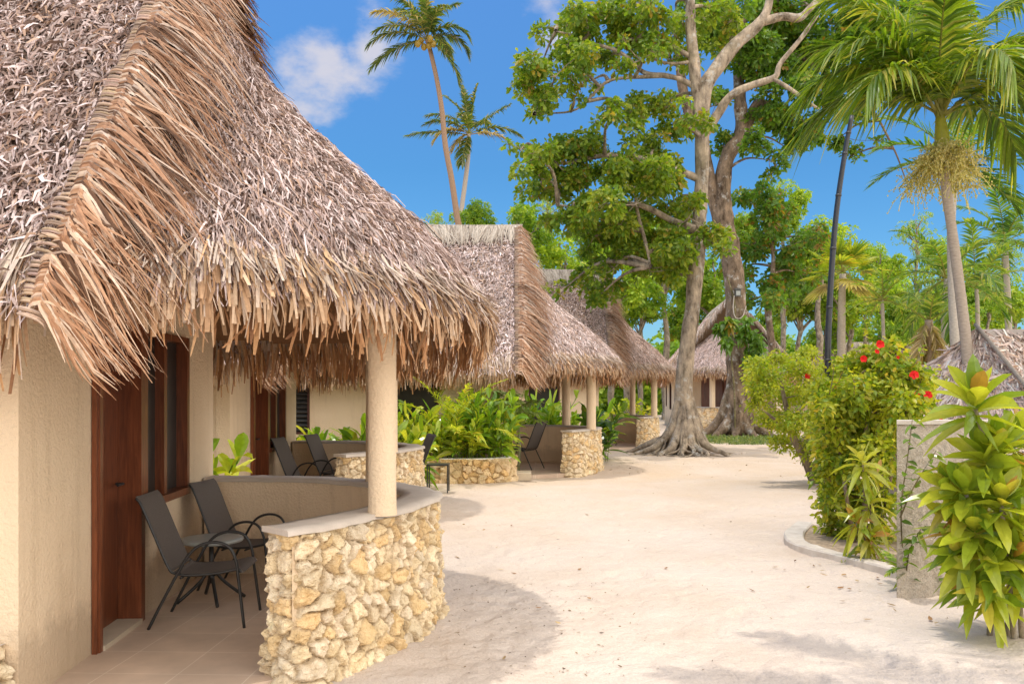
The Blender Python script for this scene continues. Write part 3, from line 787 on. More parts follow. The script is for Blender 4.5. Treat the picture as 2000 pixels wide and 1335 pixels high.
    n = len(cor); V = np.concatenate((cor, low, [(.2, 0, .03)]), 0)
    T = [(i, (i + 1) % n, 2 * n) for i in range(n)]; Q = [(i, n + i, n + (i + 1) % n, (i + 1) % n) for i in range(n)]
    mb.add(V, Q, T); mb.build('porch_floor', M['tile'], root)
    # porch wall: plaster core, rubble facing, plaster cap
    pi, nni = porch_path(-.27); pm, _ = porch_path(-.055)
    mb = MB(); mb.grid(np.stack([np.concatenate((pi, np.full((len(pi), 1), z)), 1) for z in (-.1, PWH - .012)], 1))
    mb.grid(np.stack([np.concatenate((pm, np.full((len(pi), 1), z)), 1) for z in (-.1, PWH - .012)], 1), flip=True)
    wall = mb.build('porch_wall', M['stucco'], root, smooth=False)
    # rubble goes round the open end of the wall too
    p0, n0 = porch_path(-.05)
    e0 = porch_path(-.27)[0][0]; e1 = p0[0]; tdir = nrm(p0[1] - p0[0])
    k = 10; endp = np.stack([e0 + (e1 - e0) * t - tdir * .0 for t in np.linspace(0, .8, k)], 0)
    endn = np.repeat((-tdir)[None, :], k, 0)
    path = np.concatenate((endp, p0[1:]), 0); nn = np.concatenate((endn, n0[1:]), 0)
    for _ in range(3):
        nn[k - 3:k + 3] = nrm((nn[k - 4:k + 2] + nn[k - 3:k + 3] + nn[k - 2:k + 4]))
    Gs, Cs = stone_skin(path, nn, -.08, PWH - .005, seed=4)
    mb = MB().grid(Gs, Cs); mb.build('stone_facing', M['stone'], wall)
    a0, _ = porch_path(-.285); a1, _ = porch_path(.0); td = nrm(a1[0] - a1[1]); a0[0] += td * .055; a1[0] += td * .055; a0[1] += td * .02; a1[1] += td * .02
    rg = np.stack((np.linspace(0, 1, len(a0)) * 14, 0 * a0[:, 0], 0 * a0[:, 0]), -1)
    a1 = a1 + nno * ((fbm(rg * 3, 3, 2) - .5) * .05)[:, None]
    sec = []
    for f, z in ((0, PWH - .02), (0, PWH + .012), (.25, PWH + .018), (.75, PWH + .018), (.985, PWH + .010), (1, PWH - .02)):
        q = a0 + (a1 - a0) * f
        sec.append(np.concatenate((q, np.full((len(q), 1), z) + (vnoise(np.stack((q[:, 0] * 9, q[:, 1] * 9, 0 * q[:, 0]), -1), 4)[:, None] - .5) * .010), 1))
    mb = MB().grid(np.stack(sec, 1)); sc_ = [q[0] for q in sec]; mb.add(sc_, [(0, 1, 4, 5), (1, 2, 3, 4)])
    mb.build('cap', M['cap'], wall, smooth=True)
    # columns on the porch wall
    for ad in (-27.5, 47.5):
        ang = math.radians(ad); r = np.interp(ang, pw_a, pw_r) - (.03 if ad < 0 else .10)
        mb = MB(); zc = np.linspace(PWH, 2.35, 30)
        prof = [(.001, 2.35)] + [(.087 + .006 * math.exp(-(z - PWH) * 18), z) for z in zc[::-1]]
        mb.lathe(prof[::-1], (r * math.cos(ang), r * math.sin(ang), 0), 28)
        mb.build('column', M['stucco'], root, smooth=True)
    return root

HUT_GROUP = 'thatched guest huts along the sand path'
hut = make_hut()
hut['group'] = HUT_GROUP
hut['label'] = 'nearest and largest thatched hut, its red brown door and stone porch wall in full view'
hut.location = (-2.26, 6.2, 0)
for _h, (_x, _y, _r, _s, _lab) in enumerate((
        (-3.05, 12.2, -2, (1.03, 1.03, 1.0), 'thatched hut whose roof is hidden behind the nearest hut, only its porch and door showing'),
        (.03, 19.0, 0, (1.12, 1.12, 1.02), 'thatched hut behind the raised stone planter, straight bamboo ridge pole on top'),
        (2.81, 27.6, 0, (1.08, 1.08, 1.07), 'thatched hut with reddish verge fronds behind the planter hut, left of the buttressed tree'),
        (10.3, 41.0, -96, (1.4, 1.45, 1.2), 'grey thatched hut standing behind the two big tree trunks, porch turned this way'),
        (21.3, 60.0, 178, (1.25, 1.25, 1.0), 'far grey thatched hut whose roof just shows above the red hibiscus bush'))):
    _c = dup(hut, (_x, _y, 0), math.radians(_r), _lab, _s)
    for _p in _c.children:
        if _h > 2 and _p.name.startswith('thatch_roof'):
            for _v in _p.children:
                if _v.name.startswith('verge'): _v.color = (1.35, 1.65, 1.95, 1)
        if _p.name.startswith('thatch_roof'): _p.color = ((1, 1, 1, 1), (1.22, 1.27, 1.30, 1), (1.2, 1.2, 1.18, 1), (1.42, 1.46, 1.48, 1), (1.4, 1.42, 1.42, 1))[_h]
# ------------------------------------------------------------------ vegetation kit
PROF = {'ovate': ([0, .3, .65, 1], [.12, 1, .8, .04]), 'obovate': ([0, .35, .72, 1], [.1, .55, 1, .22]),
        'lance': ([0, .25, .5, .78, 1], [.30, .85, 1, .65, .03]), 'strap': ([0, .3, .6, 1], [.7, 1, .85, .05]), 'tri': ([0, .5, 1], [.25, 1, .1])}
def leaf_batch(mb, base, d, L, w, col, prof='ovate', droop=.25, fold=.3, up=UP, roll=.5):
    t, pw = np.array(PROF[prof][0]), np.array(PROF[prof][1]); n = len(base); k = len(t)
    d = nrm(d); L = np.broadcast_to(np.asarray(L, float), (n,)); w = np.broadcast_to(np.asarray(w, float), (n,)); dr = np.broadcast_to(np.asarray(droop, float), (n,))
    Pt = base[:, None, :] + d[:, None, :] * (L[:, None] * t)[..., None] - UP * ((L * dr)[:, None] * t ** 2)[..., None]
    T = nrm(np.gradient(Pt, axis=1))
    s = np.cross(d, np.broadcast_to(up, (n, 3)) + rng.normal(0, .15, (n, 3))); s = nrm(s)[:, None, :]
    nn = np.cross(s, T); ro = rng.normal(0, roll, n)[:, None, None]
    s = s * np.cos(ro) + nn * np.sin(ro); nn = nrm(np.cross(s, T))
    Wd = s * (w[:, None] * pw)[..., None]
    mb.ribbons3(Pt, Wd, -nn * (w[:, None] * pw * fold)[..., None], col)

def smooth_path(pts, n=6):
    pts = np.asarray(pts, float); Q = np.concatenate((2 * pts[:1] - pts[1:2], pts, 2 * pts[-1:] - pts[-2:-1]), 0); out = []
    for i in range(1, len(Q) - 2):
        t = np.linspace(0, 1, n, endpoint=False)[:, None]
        a, b, c, d = Q[i - 1], Q[i], Q[i + 1], Q[i + 2]
        out.append(.5 * (2 * b + (c - a) * t + (2 * a - 5 * b + 4 * c - d) * t ** 2 + (3 * b - a - 3 * c + d) * t ** 3))
    return np.concatenate(out + [pts[-1:]], 0)

def limb(mb, pts, r, n=6, seg=8, wob=.03, col=(.3, .25, .2)):
    p = smooth_path(pts, n); k = len(p)
    rr = np.interp(np.linspace(0, 1, k), np.linspace(0, 1, len(r)), r)
    p = p + (np.stack([vnoise(p * 1.3, s) for s in (1, 2, 3)], -1) - .5) * wob
    mb.tube(p, rr * (1 + (vnoise(p * 3.1, 8) - .5) * .25), seg, col)
    return p

def gpal(*cols): return np.array(cols, float)
G_ALMOND = gpal((.13, .23, .022), (.18, .28, .028), (.26, .34, .04), (.085, .17, .02), (.34, .37, .05), (.36, .23, .04), (.26, .09, .03)); W_ALMOND = np.array([.28, .26, .18, .16, .08, .03, .01])
G_DARK = gpal((.07, .145, .02), (.095, .185, .022), (.13, .22, .025), (.055, .115, .018), (.21, .24, .035), (.30, .12, .03)); W_DARK = np.array([.3, .28, .18, .16, .06, .02])
G_BRIGHT = gpal((.19, .32, .026), (.27, .40, .035), (.13, .25, .022), (.36, .45, .05), (.09, .19, .02), (.42, .44, .08)); W_BRIGHT = np.array([.28, .24, .2, .14, .1, .04])
G_YEL = gpal((.40, .44, .035), (.30, .38, .03), (.50, .50, .05), (.18, .28, .02), (.52, .40, .05)); W_YEL = np.array([.3, .28, .2, .16, .06])

def rosettes(mb, cen, rad, nros, nleaf, L, w, pal, pw, flat=.7, prof='obovate', droop=.2, shell=.35, updir=.5):
    """leaf rosettes spread through an ellipsoid, more towards its outside"""
    q = nrm(rng.normal(0, 1, (nros, 3))); rr = U(shell, 1, nros) ** .6
    c = cen + q * rr[:, None] * np.array((rad, rad, rad * flat))
    ax = nrm(q * np.array((1, 1, .6)) + UP * updir + rng.normal(0, .25, (nros, 3)))
    a = nrm(np.cross(ax, rng.normal(0, 1, (nros, 3)))); b = np.cross(ax, a)
    ph = (np.arange(nleaf) / nleaf * 2 * np.pi)[None, :] + U(0, 6.28, (nros, 1)) + U(-.3, .3, (nros, nleaf))
    el = U(-.15, .75, (nros, nleaf))
    d = (a[:, None] * np.cos(ph)[..., None] + b[:, None] * np.sin(ph)[..., None]) * np.cos(el)[..., None] + ax[:, None] * np.sin(el)[..., None]
    N = nros * nleaf
    base = (c[:, None] + d * .03 + rng.normal(0, .03, (nros, nleaf, 3))).reshape(-1, 3)
    cc = np.repeat(pick(pal, pw, nros, .15), nleaf, 0) * .6 + pick(pal, pw, N, .15) * .4
    leaf_batch(mb, base, d.reshape(-1, 3), L * U(.65, 1.15, N), w * U(.75, 1.15, N), cc, prof, droop * U(.3, 1.6, N), .25, ax.repeat(nleaf, 0), .8)
    return c

def twigs(mb, start, ends, r, col, seg=5):
    for e in ends:
        m = (start + e) / 2 + rng.normal(0, .12, 3) * np.linalg.norm(e - start) * .5
        mb.tube(smooth_path([start, m, e], 3), np.linspace(r, r * .3, 7), seg, col, caps=False)

def big_tree(name, label, base, limbs, clusters, Y, px, lpal, lw, leafL, dens, bark, cat='tree', roots=None, flat=.75, jit=1.5, group=None, rscale=1.0, sub=1):
    t = thing(name, label, cat, base, group=group)
    mb = MB(); nodes = []
    for pts, r in limbs:
        W3 = [P(p[0], p[1], Y + (p[2] if len(p) > 2 else 0)) for p in pts]
        nodes.append(limb(mb, W3, r, 6, 12 if max(r) > .15 else 7, .06, bark))
    trunk_n = len(nodes)
    if roots: roots(mb, bark)
    nd = np.concatenate(nodes, 0); nd = nd[nd[:, 2] > 2.5]
    lf = MB(); tb = MB()
    for cl in clusters:
        x, y, r = cl[:3]; c = P(x, y, Y + (cl[3] if len(cl) > 3 else U(-jit, jit))); R = r / px * rscale
        dist = np.linalg.norm((nd - c) * np.array((1, 1, 1.3)), axis=1) + np.maximum(nd[:, 2] - c[2], 0) * .8
        s = nd[np.argmin(dist)]
        mid = (s + c) / 2 + np.array((0, 0, .12)) * np.linalg.norm(c - s) + rng.normal(0, .08, 3)
        pth = smooth_path([s, mid, c], 5)
        tb.tube(pth, np.linspace(.045 + .012 * np.linalg.norm(c - s), .016, len(pth)), 6, bark, caps=False)
        for k in range(sub):
            cc_ = c + (rng.normal(0, .7, 3) * R * np.array((1, 1, .7)) if sub > 1 else 0); Rk = R * (U(.35, .75) if sub > 1 else 1)
            if sub > 1: twigs(tb, c, [cc_], .016, bark)
            cs = rosettes(lf, cc_, Rk, max(4, int(dens * Rk * Rk)), 6, leafL, leafL * .30, lpal, lw, flat)
            twigs(tb, cc_, cs[:: max(1, len(cs) // 6)], .009, bark, 4)
    for v, c, q in zip(tb.V, tb.C, tb.Q): mb.V.append(v); mb.C.append(c)
    off = mb.n
    for q in tb.Q: mb.Q.append(q + off)
    mb.n += tb.n
    mb.build('trunk', M['bark'], t, base, True)
    lf.build('crown', M['leaf'], t, base)
    return t

# ---- fronds and palms
def frond(mb, base, az, el, L, bend, nl, ll, lw, pal, pw, sag=.35, vee=.35, rach=(.30, .33, .06), comb=1.0, tipfac=.45, rr=.018):
    k = 22; t = np.linspace(0, 1, k)
    e = el - bend * t ** 1.35; ds = L / (k - 1)
    h = np.array((math.sin(az), math.cos(az), 0.))
    dirs = h * np.cos(e)[:, None] + UP * np.sin(e)[:, None]
    sw = U(-.25, .25)
    S0 = np.array((h[1], -h[0], 0))
    pos = np.concatenate((np.zeros((1, 3)), np.cumsum(dirs[:-1] * ds, 0)), 0) + base + S0 * (sw * L * .25 * t ** 2)[:, None]
    mb.tube(pos, rr * (1 - .85 * t), 5, rach, caps=False)
    u = np.linspace(.14, .995, nl) + U(-.004, .004, nl)
    for side in (-1, 1):
        b = np.stack([np.interp(u, t, pos[:, i]) for i in range(3)], -1); T = nrm(np.stack([np.interp(u, t, dirs[:, i]) for i in range(3)], -1))
        N = nrm(np.cross(np.broadcast_to(S0, T.shape), T)); N = np.where(N[:, 2:3] < 0, -N, N)
        a = np.interp(u, [0, .5, 1], [1.15, .85, .42]) * comb + rng.normal(0, .07, nl)
        d = T * np.cos(a)[:, None] + side * S0 * np.sin(a)[:, None] + N * (vee + rng.normal(0, .12, nl))[:, None]
        d = nrm(d)
        l = ll * np.interp(u, [0, .14, .35, .75, 1], [.45, .6, 1, .85, tipfac]) * U(.85, 1.1, nl)
        tt = np.array((0, .3, .65, 1.0))
        Pt = b[:, None] + d[:, None] * (l[:, None] * tt)[..., None] - UP * ((l * sag * U(.5, 1.5, nl))[:, None] * tt ** 2)[..., None]
        wv = nrm(np.cross(d, N + rng.normal(0, .25, (nl, 3))))
        Wd = wv[:, None] * (lw * np.array((.55, 1, .8, .06)))[None, :, None]
        mb.ribbons3(Pt, Wd, -N[:, None] * (lw * .35 * np.array((.5, 1, .8, 0)))[None, :, None], pick(pal, pw, nl, .18))
G_PALM = gpal((.13, .22, .022), (.20, .29, .03), (.075, .15, .02), (.29, .34, .05), (.38, .38, .09)); W_PALM = np.array([.32, .28, .22, .13, .05])
G_COCO = gpal((.10, .16, .03), (.16, .20, .04), (.055, .10, .022), (.27, .25, .08), (.42, .33, .15)); W_COCO = np.array([.3, .25, .25, .13, .07])
G_DRY = gpal((.42, .33, .18), (.50, .40, .22), (.33, .26, .10), (.28, .25, .07)); W_DRY = np.array([.3, .3, .2, .2])

def palm(name, label, trunk, rad, fronds, pal=G_PALM, pw=W_PALM, nl=34, ll=.55, lw=.022, sag=.35, shaft=None, cat='palm tree', vee=.35, tcol=(.40, .34, .27), split=True, group=None, tipfac=.45, rr=.02):
    base = np.array((trunk[0][0], trunk[0][1], 0.0))
    t = thing(name, label, cat, base, group=group)
    mb = MB(); p = smooth_path(trunk, 10)
    rr_ = np.interp(np.linspace(0, 1, len(p)), np.linspace(0, 1, len(rad)), rad)
    n = int(np.linalg.norm(np.diff(p, axis=0), axis=1).sum() / .07); q = np.linspace(0, 1, n); pp = np.stack([np.interp(q, np.linspace(0, 1, len(p)), p[:, i]) for i in range(3)], -1)
    r2 = np.interp(q, np.linspace(0, 1, len(p)), rr_) * (1 + .035 * (np.arange(n) % 2) + U(-.02, .02, n))
    cols = np.array(tcol)
    mb.tube(pp, r2, 14, cols); mb.build('trunk', M['palm_bark'], t, base, True)
    top = p[-1]; up = nrm(p[-1] - p[-4])
    if shaft:
        mb = MB(); h = shaft; zz = np.linspace(0, 1, 8)
        mb.tube(top + up * (zz * h)[:, None], rad[-1] * np.interp(zz, [0, .15, .5, 1], [1.12, 1.3, 1.1, .7]), 14, (.42, .42, .06)); mb.build('crownshaft', M['leaf_gloss'], t, base, True)
        top = top + up * h * .95
    mb = MB()
    for f in fronds:
        az, el, L, bend = f[:4]; fp, fw = (pal, pw) if len(f) < 5 else (G_DRY, W_DRY)
        if split: mb = MB()
        frond(mb, top + rng.normal(0, .03, 3), math.radians(az), math.radians(el), L, math.radians(bend), nl, ll, lw, fp, fw, sag, vee, rach=(.34, .33, .08) if len(f) < 5 else (.4, .3, .15), tipfac=tipfac, rr=rr)
        if split: mb.build('frond', M['leaf'], t, base)
    if not split: mb.build('crown', M['leaf'], t, base)
    return t, top

# ---- leafy plants
def rosette_head(mb, c, n, L, w, pal, pw, ax=UP, el=(-.5, 1.25), droop=.55, prof='lance', twist=2.4):
    ax = nrm(np.asarray(ax, float)); a = nrm(np.cross(ax, (.3, .9, .1))); b = np.cross(ax, a)
    i = np.arange(n); ph = i * twist + U(0, 6); f = i / max(1, n - 1)
    e = el[0] + (el[1] - el[0]) * f ** .9 + rng.normal(0, .12, n)
    d = (a * np.cos(ph)[:, None] + b * np.sin(ph)[:, None]) * np.cos(e)[:, None] + ax * np.sin(e)[:, None]
    base = c + ax * ((f - .6) * L * .45)[:, None]
    leaf_batch(mb, base, d, L * np.interp(f, [0, .4, 1], [.8, 1.05, .75]) * U(.85, 1.15, n), w * U(.8, 1.15, n), pick(pal, pw, n, .15), prof, droop * np.interp(f, [0, 1], [1.25, .35]) * U(.7, 1.3, n), .35, ax)

def cane_plant(name, label, base, heads, stems, L, w, nleaf, pal, pw, cat='plant', group=None, mat='leaf_gloss', stemcol=(.38, .31, .22), droop=.55, stem_r=.014, el=(-.5, 1.25)):
    t = thing(name, label, cat, base, group=group)
    mb = MB(); ms = MB()
    for h in heads:
        rosette_head(mb, h[0], int(nleaf * h[1]), L * h[2], w * h[2], pal, pw, h[3] if len(h) > 3 else UP, el, droop)
    for s in stems:
        p = smooth_path(s, 5); ms.tube(p, np.linspace(stem_r * 1.25, stem_r * .8, len(p)), 7, stemcol)
    if stems: ms.build('stem', M['bark'], t, base, True)
    mb.build('foliage', M[mat], t, base)
    return t

def ginger_clump(name, label, base, n, H, L, w, pal, pw, spread=.35, cat='plant', group=None):
    """upright canes with long pointed leaves in two ranks, arching outwards"""
    t = thing(name, label, cat, base, group=group); mb = MB(); ms = MB(); base = np.asarray(base, float)
    for k in range(n):
        az = U(0, 6.28); r = spread * math.sqrt(U(0, 1)) * .6; h = H * U(.55, 1.0); lean = U(.05, .5)
        o = base + np.array((math.cos(az) * r, math.sin(az) * r, 0)); out = np.array((math.cos(az), math.sin(az), 0.))
        tt = np.linspace(0, 1, 8); path = o + UP * (h * tt)[:, None] + out * (lean * h * tt ** 2)[:, None]
        ms.tube(path, .008, 5, (.16, .24, .03), caps=False)
        m = 11; u = np.linspace(.22, 1, m); b = np.stack([np.interp(u, tt, path[:, i]) for i in range(3)], -1)
        sa = U(0, 6.28); sv = np.array((math.cos(sa), math.sin(sa), 0)); sg = np.where(np.arange(m) % 2, 1, -1)[:, None]
        e = np.interp(u, [0, 1], [.35, 1.1])[:, None] + rng.normal(0, .15, (m, 1))
        d = (sv * sg * .8 + out * .35 + rng.normal(0, .25, (m, 3))) * np.cos(e) + UP * np.sin(e)
        leaf_batch(mb, b, d, L * U(.75, 1.15, m), w * U(.8, 1.2, m), pick(pal, pw, m, .18), 'lance', U(.25, .7, m), .3)
    ms.build('stem', M['leaf'], t, base, True); mb.build('foliage', M['leaf_gloss'], t, base)
    return t

def leafy_shrub(name, label, base, clusters, px, Y, stems, L, w, dens, pal, pw, flowers=(), cat='shrub', prof='ovate', group=None, jit=.5, flat=.9, nleaf=6, mat='leaf', stemcol=(.22, .16, .10), shoots=0):
    t = thing(name, label, cat, base, group=group); lf = MB(); tb = MB()
    base = np.asarray(base, float)
    nd = [base[None, :]]
    for s, r in stems:
        p = limb(tb, s, r, 5, 7, .03, stemcol); nd.append(p)
    nd = np.concatenate(nd, 0)
    for cl in clusters:
        c = P(cl[0], cl[1], Y + (cl[3] if len(cl) > 3 else U(-jit, jit))); R = cl[2] / px
        low = nd[nd[:, 2] <= c[2] + .05]; low = low if len(low) else nd
        s = low[np.argmin(np.linalg.norm(low - c, axis=1))]
        m = (s + c) / 2 + rng.normal(0, .05, 3)
        tb.tube(smooth_path([s, m, c], 4), np.linspace(.013, .006, 9), 5, stemcol, caps=False)
        cs = rosettes(lf, c, R, max(5, int(dens * R * R)), nleaf, L, w, pal, pw, flat, prof, .25, .15, .6)
        twigs(tb, c, cs[:: max(1, len(cs) // 10)], .006, stemcol, 4)
    for k in range(shoots):
        cl = clusters[int(U(0, min(22, len(clusters))))]; c = P(cl[0], cl[1], Y + U(-jit, jit)); tip = c + np.array((U(-.12, .12), U(-.2, .05), U(.22, .5)))
        p = smooth_path([c, (c + tip) / 2 + rng.normal(0, .02, 3), tip], 6); tb.tube(p, np.linspace(.006, .003, len(p)), 5, stemcol)
        m = 15; i = np.linspace(1, len(p) - 1, m).astype(int); d = rng.normal(0, 1, (m, 3)); d[:, 2] = U(.1, .9, m); leaf_batch(lf, p[i], d, L * U(.7, 1.15, m), w * U(.8, 1.2, m), pick(pal, pw, m, .15), prof, .3, .25)
    tb.build('stem', M['bark'], t, base, True); lf.build('foliage', M[mat], t, base)
    for f in flowers:
        fb = MB(); c = P(f[0], f[1], f[2]); n = 5; ax = nrm(np.array((U(-.5, .3), -1., U(-.1, .5)))); a = nrm(np.cross(ax, UP)); b = np.cross(ax, a)
        ph = np.arange(n) / n * 6.283 + U(0, 1); d = (a * np.cos(ph)[:, None] + b * np.sin(ph)[:, None]) * .9 + ax * .45
        leaf_batch(fb, np.repeat(c[None], n, 0), d, f[3], f[3] * .52, np.array((.72, .022, .02)) * U(.8, 1.15, (n, 1)), 'obovate', .25, .15, ax, .1)
        fb.tube(np.stack((c, c + ax * f[3] * 1.1), 0), (.006, .003), 5, (.75, .10, .03)); fb.build('flower', M['petal'], t, base)
    return t
# ------------------------------------------------------------------ the two big trees
BARK_L, BARK_D = (.36, .29, .215), (.22, .16, .11)
def roots1(mb, col):
    o = P(1335, 885, 23.8); o[2] = 0
    for az, L, h in ((250, 1.5, 1.0), (275, 1.2, .9), (215, 1.4, .8), (190, 1.1, .8), (165, 1.2, .9), (135, 1.3, .9), (100, 1.2, 1.0), (60, .9, .8), (320, .9, .8), (232, .9, .6), (150, .9, .6), (290, 1.7, .7)):
        a = math.radians(az); d = np.array((math.sin(a), math.cos(a), 0))
        p = [o + d * .18 + UP * (h + .5), o + d * .36 + UP * h * .7, o + d * (L * .55) + UP * .22, o + d * L * .85 + UP * .06, o + d * (L * 1.15) - UP * .06]
        p[3] = p[3] + np.cross(d, UP) * U(-.2, .2)
        limb(mb, p, (.08, .15, .095, .06, .025), 6, 8, .10, col)
    for k in range(22):
        a = U(1.4, 5.0); d = np.array((math.sin(a), math.cos(a), 0)); s = np.cross(d, UP)
        p = [o + d * .5 + UP * U(.3, .6), o + d * .8 + s * U(-.2, .2) + UP * .15, o + d * 1.1 + s * U(-.4, .4) + UP * .03, o + d * 1.5 + s * U(-.6, .6) - UP * .03]
        limb(mb, p, (.02, .032, .026, .012), 5, 6, .06, col)
t1_limbs = [
    ([(1335, 890), (1333, 800), (1340, 700), (1351, 600), (1361, 490), (1370, 390), (1372, 300), (1370, 220), (1358, 150), (1350, 75), (1347, 0), (1346, -120)], (.40, .245, .215, .205, .20, .195, .19, .19, .165, .145, .13, .09)),
    ([(1346, 880, .05), (1344, 800, .0), (1351, 700, -.02), (1362, 600, -.02), (1372, 520, -.02), (1377, 470)], (.16, .085, .07, .065, .06, .03)),
    ([(1371, 250), (1378, 175), (1400, 135), (1437, 88), (1480, 50), (1500, 20), (1510, -30), (1530, -120)], (.19, .21, .19, .175, .15, .12, .10, .06)),
    ([(1490, 42), (1530, 32), (1564, 34), (1594, 6), (1640, -30)], (.13, .12, .11, .08, .06)),
    ([(1378, 262), (1402, 225), (1429, 187, -.3), (1467, 168, -.4), (1512, 152, -.5), (1523, 124, -.5), (1568, 71, -.6), (1602, 22, -.6)], (.13, .125, .12, .10, .085, .07, .06, .04)),
    ([(1508, 155, -.5), (1550, 180, -.6), (1600, 215, -.6)], (.065, .055, .03)),
    ([(1358, 170), (1330, 155), (1298, 147), (1255, 140), (1215, 105), (1150, 80), (1085, 62)], (.09, .075, .07, .06, .05, .04, .02)),
    ([(1298, 147), (1230, 152), (1180, 162), (1125, 212), (1045, 222)], (.06, .05, .04, .03, .015)),
    ([(1352, 112), (1320, 95), (1270, 68), (1240, 78), (1215, 75)], (.08, .07, .07, .05, .02)),
    ([(1350, 120), (1300, 122), (1255, 108)], (.05, .04, .02)),
    ([(1270, 68), (1262, 30), (1240, -10)], (.05, .04, .02)),
    ([(1366, 350), (1330, 335), (1270, 315), (1180, 305), (1090, 318), (1020, 298)], (.12, .10, .085, .065, .045, .02)),
    ([(1362, 450, -.3), (1310, 430, -.5), (1240, 400, -.6), (1150, 405, -.4), (1090, 400, -.4)], (.11, .09, .07, .05, .02)),
    ([(1240, 370, -.6), (1245, 420, -.6), (1262, 480, -.7), (1270, 520, -.8)], (.045, .05, .05, .02)),
]
t1_cl = [(1090, 55, 38), (1150, 62, 46), (1200, 105, 42), (1130, 125, 38), (1085, 150, 40), (1050, 185, 30), (1060, 215, 24), (1105, 180, 32), (1235, 55, 46), (1285, 60, 44), (1320, 25, 44), (1180, 35, 38), (1250, 118, 32),
         (1232, 222, 36), (1190, 232, 28), (1290, 205, 36), (1305, 118, 32), (1400, 40, 40, 1.2), (1425, 85, 34, 1.4), (1330, 235, 28), (1150, 160, 30), (1040, 225, 20), (1060, 120, 26), (1260, 10, 40),
         (1015, 293, 20), (1045, 308, 34), (1090, 322, 42), (1130, 300, 42), (1180, 302, 44), (1230, 290, 44), (1282, 290, 44), (1318, 270, 36), (1055, 348, 28), (1092, 370, 38), (1150, 352, 46), (1210, 340, 50), (1270, 342, 50), (1318, 332, 42),
         (1120, 402, 42), (1180, 402, 50), (1240, 400, 52), (1300, 402, 50), (1345, 425, 40, -1.0), (1160, 462, 40), (1222, 470, 48), (1288, 470, 52), (1345, 482, 36, -1.0), (1385, 470, 30, -1.1), (1200, 522, 40), (1258, 528, 42), (1308, 540, 32), (1142, 540, 30), (1172, 575, 26), (1100, 430, 26), (1105, 560, 20)]
big_tree('almond_tree', 'tall tree with pale straight trunk and spreading buttress roots standing in the sand', np.array((*P(1335, 885, 23.8)[:2], 0)), t1_limbs, t1_cl, 23.8, 71.4, G_ALMOND * np.array((1.22, 1.15, 1.05)), np.array([.24, .22, .16, .26, .08, .03, .01]), .175, 260, BARK_L, roots=roots1, jit=1.6, flat=.75, sub=4)

def roots2(mb, col):
    o = P(1442, 850, 33.5); o[2] = 0
    for az, L, h in ((265, 1.6, 1.7), (235, 1.3, 1.2), (200, 1.0, 1.2), (160, 1.0, 1.2), (110, 1.2, 1.6), (80, 1.3, 1.5), (300, 1.1, 1.2)):
        a = math.radians(az); d = np.array((math.sin(a), math.cos(a), 0))
        limb(mb, [o + d * .2 + UP * (h + .7), o + d * .40 + UP * h * .75, o + d * L * .6 + UP * .35, o + d * L + UP * .05, o + d * L * 1.2 - UP * .1], (.15, .26, .20, .12, .06), 6, 8, .08, col)
t2_limbs = [
    ([(1442, 850), (1441, 760), (1440, 690), (1438, 600), (1428, 500), (1412, 425), (1413, 345), (1424, 300), (1447, 262), (1446, 200), (1444, 150), (1450, 60), (1470, -60)], (.62, .50, .46, .43, .40, .40, .30, .28, .27, .24, .2, .15, .08)),
    ([(1408, 440), (1393, 390), (1381, 320), (1366, 260), (1347, 222), (1333, 168), (1327, 120), (1318, 40)], (.24, .24, .24, .23, .21, .19, .16, .1)),
    ([(1452, 270), (1464, 240), (1470, 213), (1487, 200), (1538, 213), (1590, 205)], (.17, .16, .14, .13, .10, .05)),
    ([(1446, 180), (1490, 140), (1560, 110), (1650, 90), (1760, 60)], (.15, .13, .11, .08, .04)),
    ([(1560, 110), (1640, 160), (1700, 210), (1745, 290), (1780, 380)], (.08, .06, .05, .035, .015)),
    ([(1448, 100), (1500, 40), (1600, 10), (1700, -20)], (.12, .1, .08, .04)),
]
t2_cl = [(1460, 120, 40), (1500, 140, 42), (1540, 100, 48), (1582, 60, 52), (1640, 40, 56), (1700, 30, 56), (1765, 20, 56), (1620, 110, 46), (1560, 170, 42), (1602, 190, 36), (1512, 222, 36), (1480, 282, 26), (1535, 268, 32), (1502, 312, 20), (1572, 240, 30),
         (1640, 165, 40), (1692, 105, 42), (1752, 80, 46), (1822, 25, 46), (1450, 70, 42), (1645, 265, 22), (1662, 305, 18), (1682, 230, 26), (1398, 205, 26), (1420, 110, 32), (1392, 50, 36), (1520, 30, 50), (1580, 10, 50), (1660, 90, 40), (1720, 60, 44), (1800, 70, 36), (1700, 160, 30), (1460, 215, 26), (1545, 295, 18), (1860, 40, 40), (1400, 290, 24), (1412, 5, 44), (1475, 20, 44)]
big_tree('almond_tree', 'dark forked tree with flared mossy base and climbing leaves on its trunk', np.array((*P(1442, 850, 33.5)[:2], 0)), t2_limbs, t2_cl, 33.5, 50.7, G_DARK * np.array((1.5, 1.45, 1.2)), W_DARK, .22, 190, BARK_D, roots=roots2, jit=2.2, flat=.75, sub=4)
t3_cl = [(1480, 415, 44), (1525, 425, 42), (1470, 478, 42), (1540, 480, 42), (1505, 530, 46), (1445, 520, 32), (1562, 535, 36), (1500, 380, 26), (1590, 470, 30), (1480, 580, 36), (1540, 585, 36)]
big_tree('almond_tree', 'dark leaved tree with scattered red leaves filling in right of the forked trunk', np.array((*P(1505, 850, 38)[:2], 0)), [([(1505, 838), (1508, 700), (1500, 600), (1510, 520), (1500, 420)], (.2, .17, .14, .1, .05))], t3_cl, 38, 44.7, G_DARK * 1.45, np.array([.28, .26, .18, .14, .06, .08]), .25, 130, BARK_D, jit=1.5, sub=4)
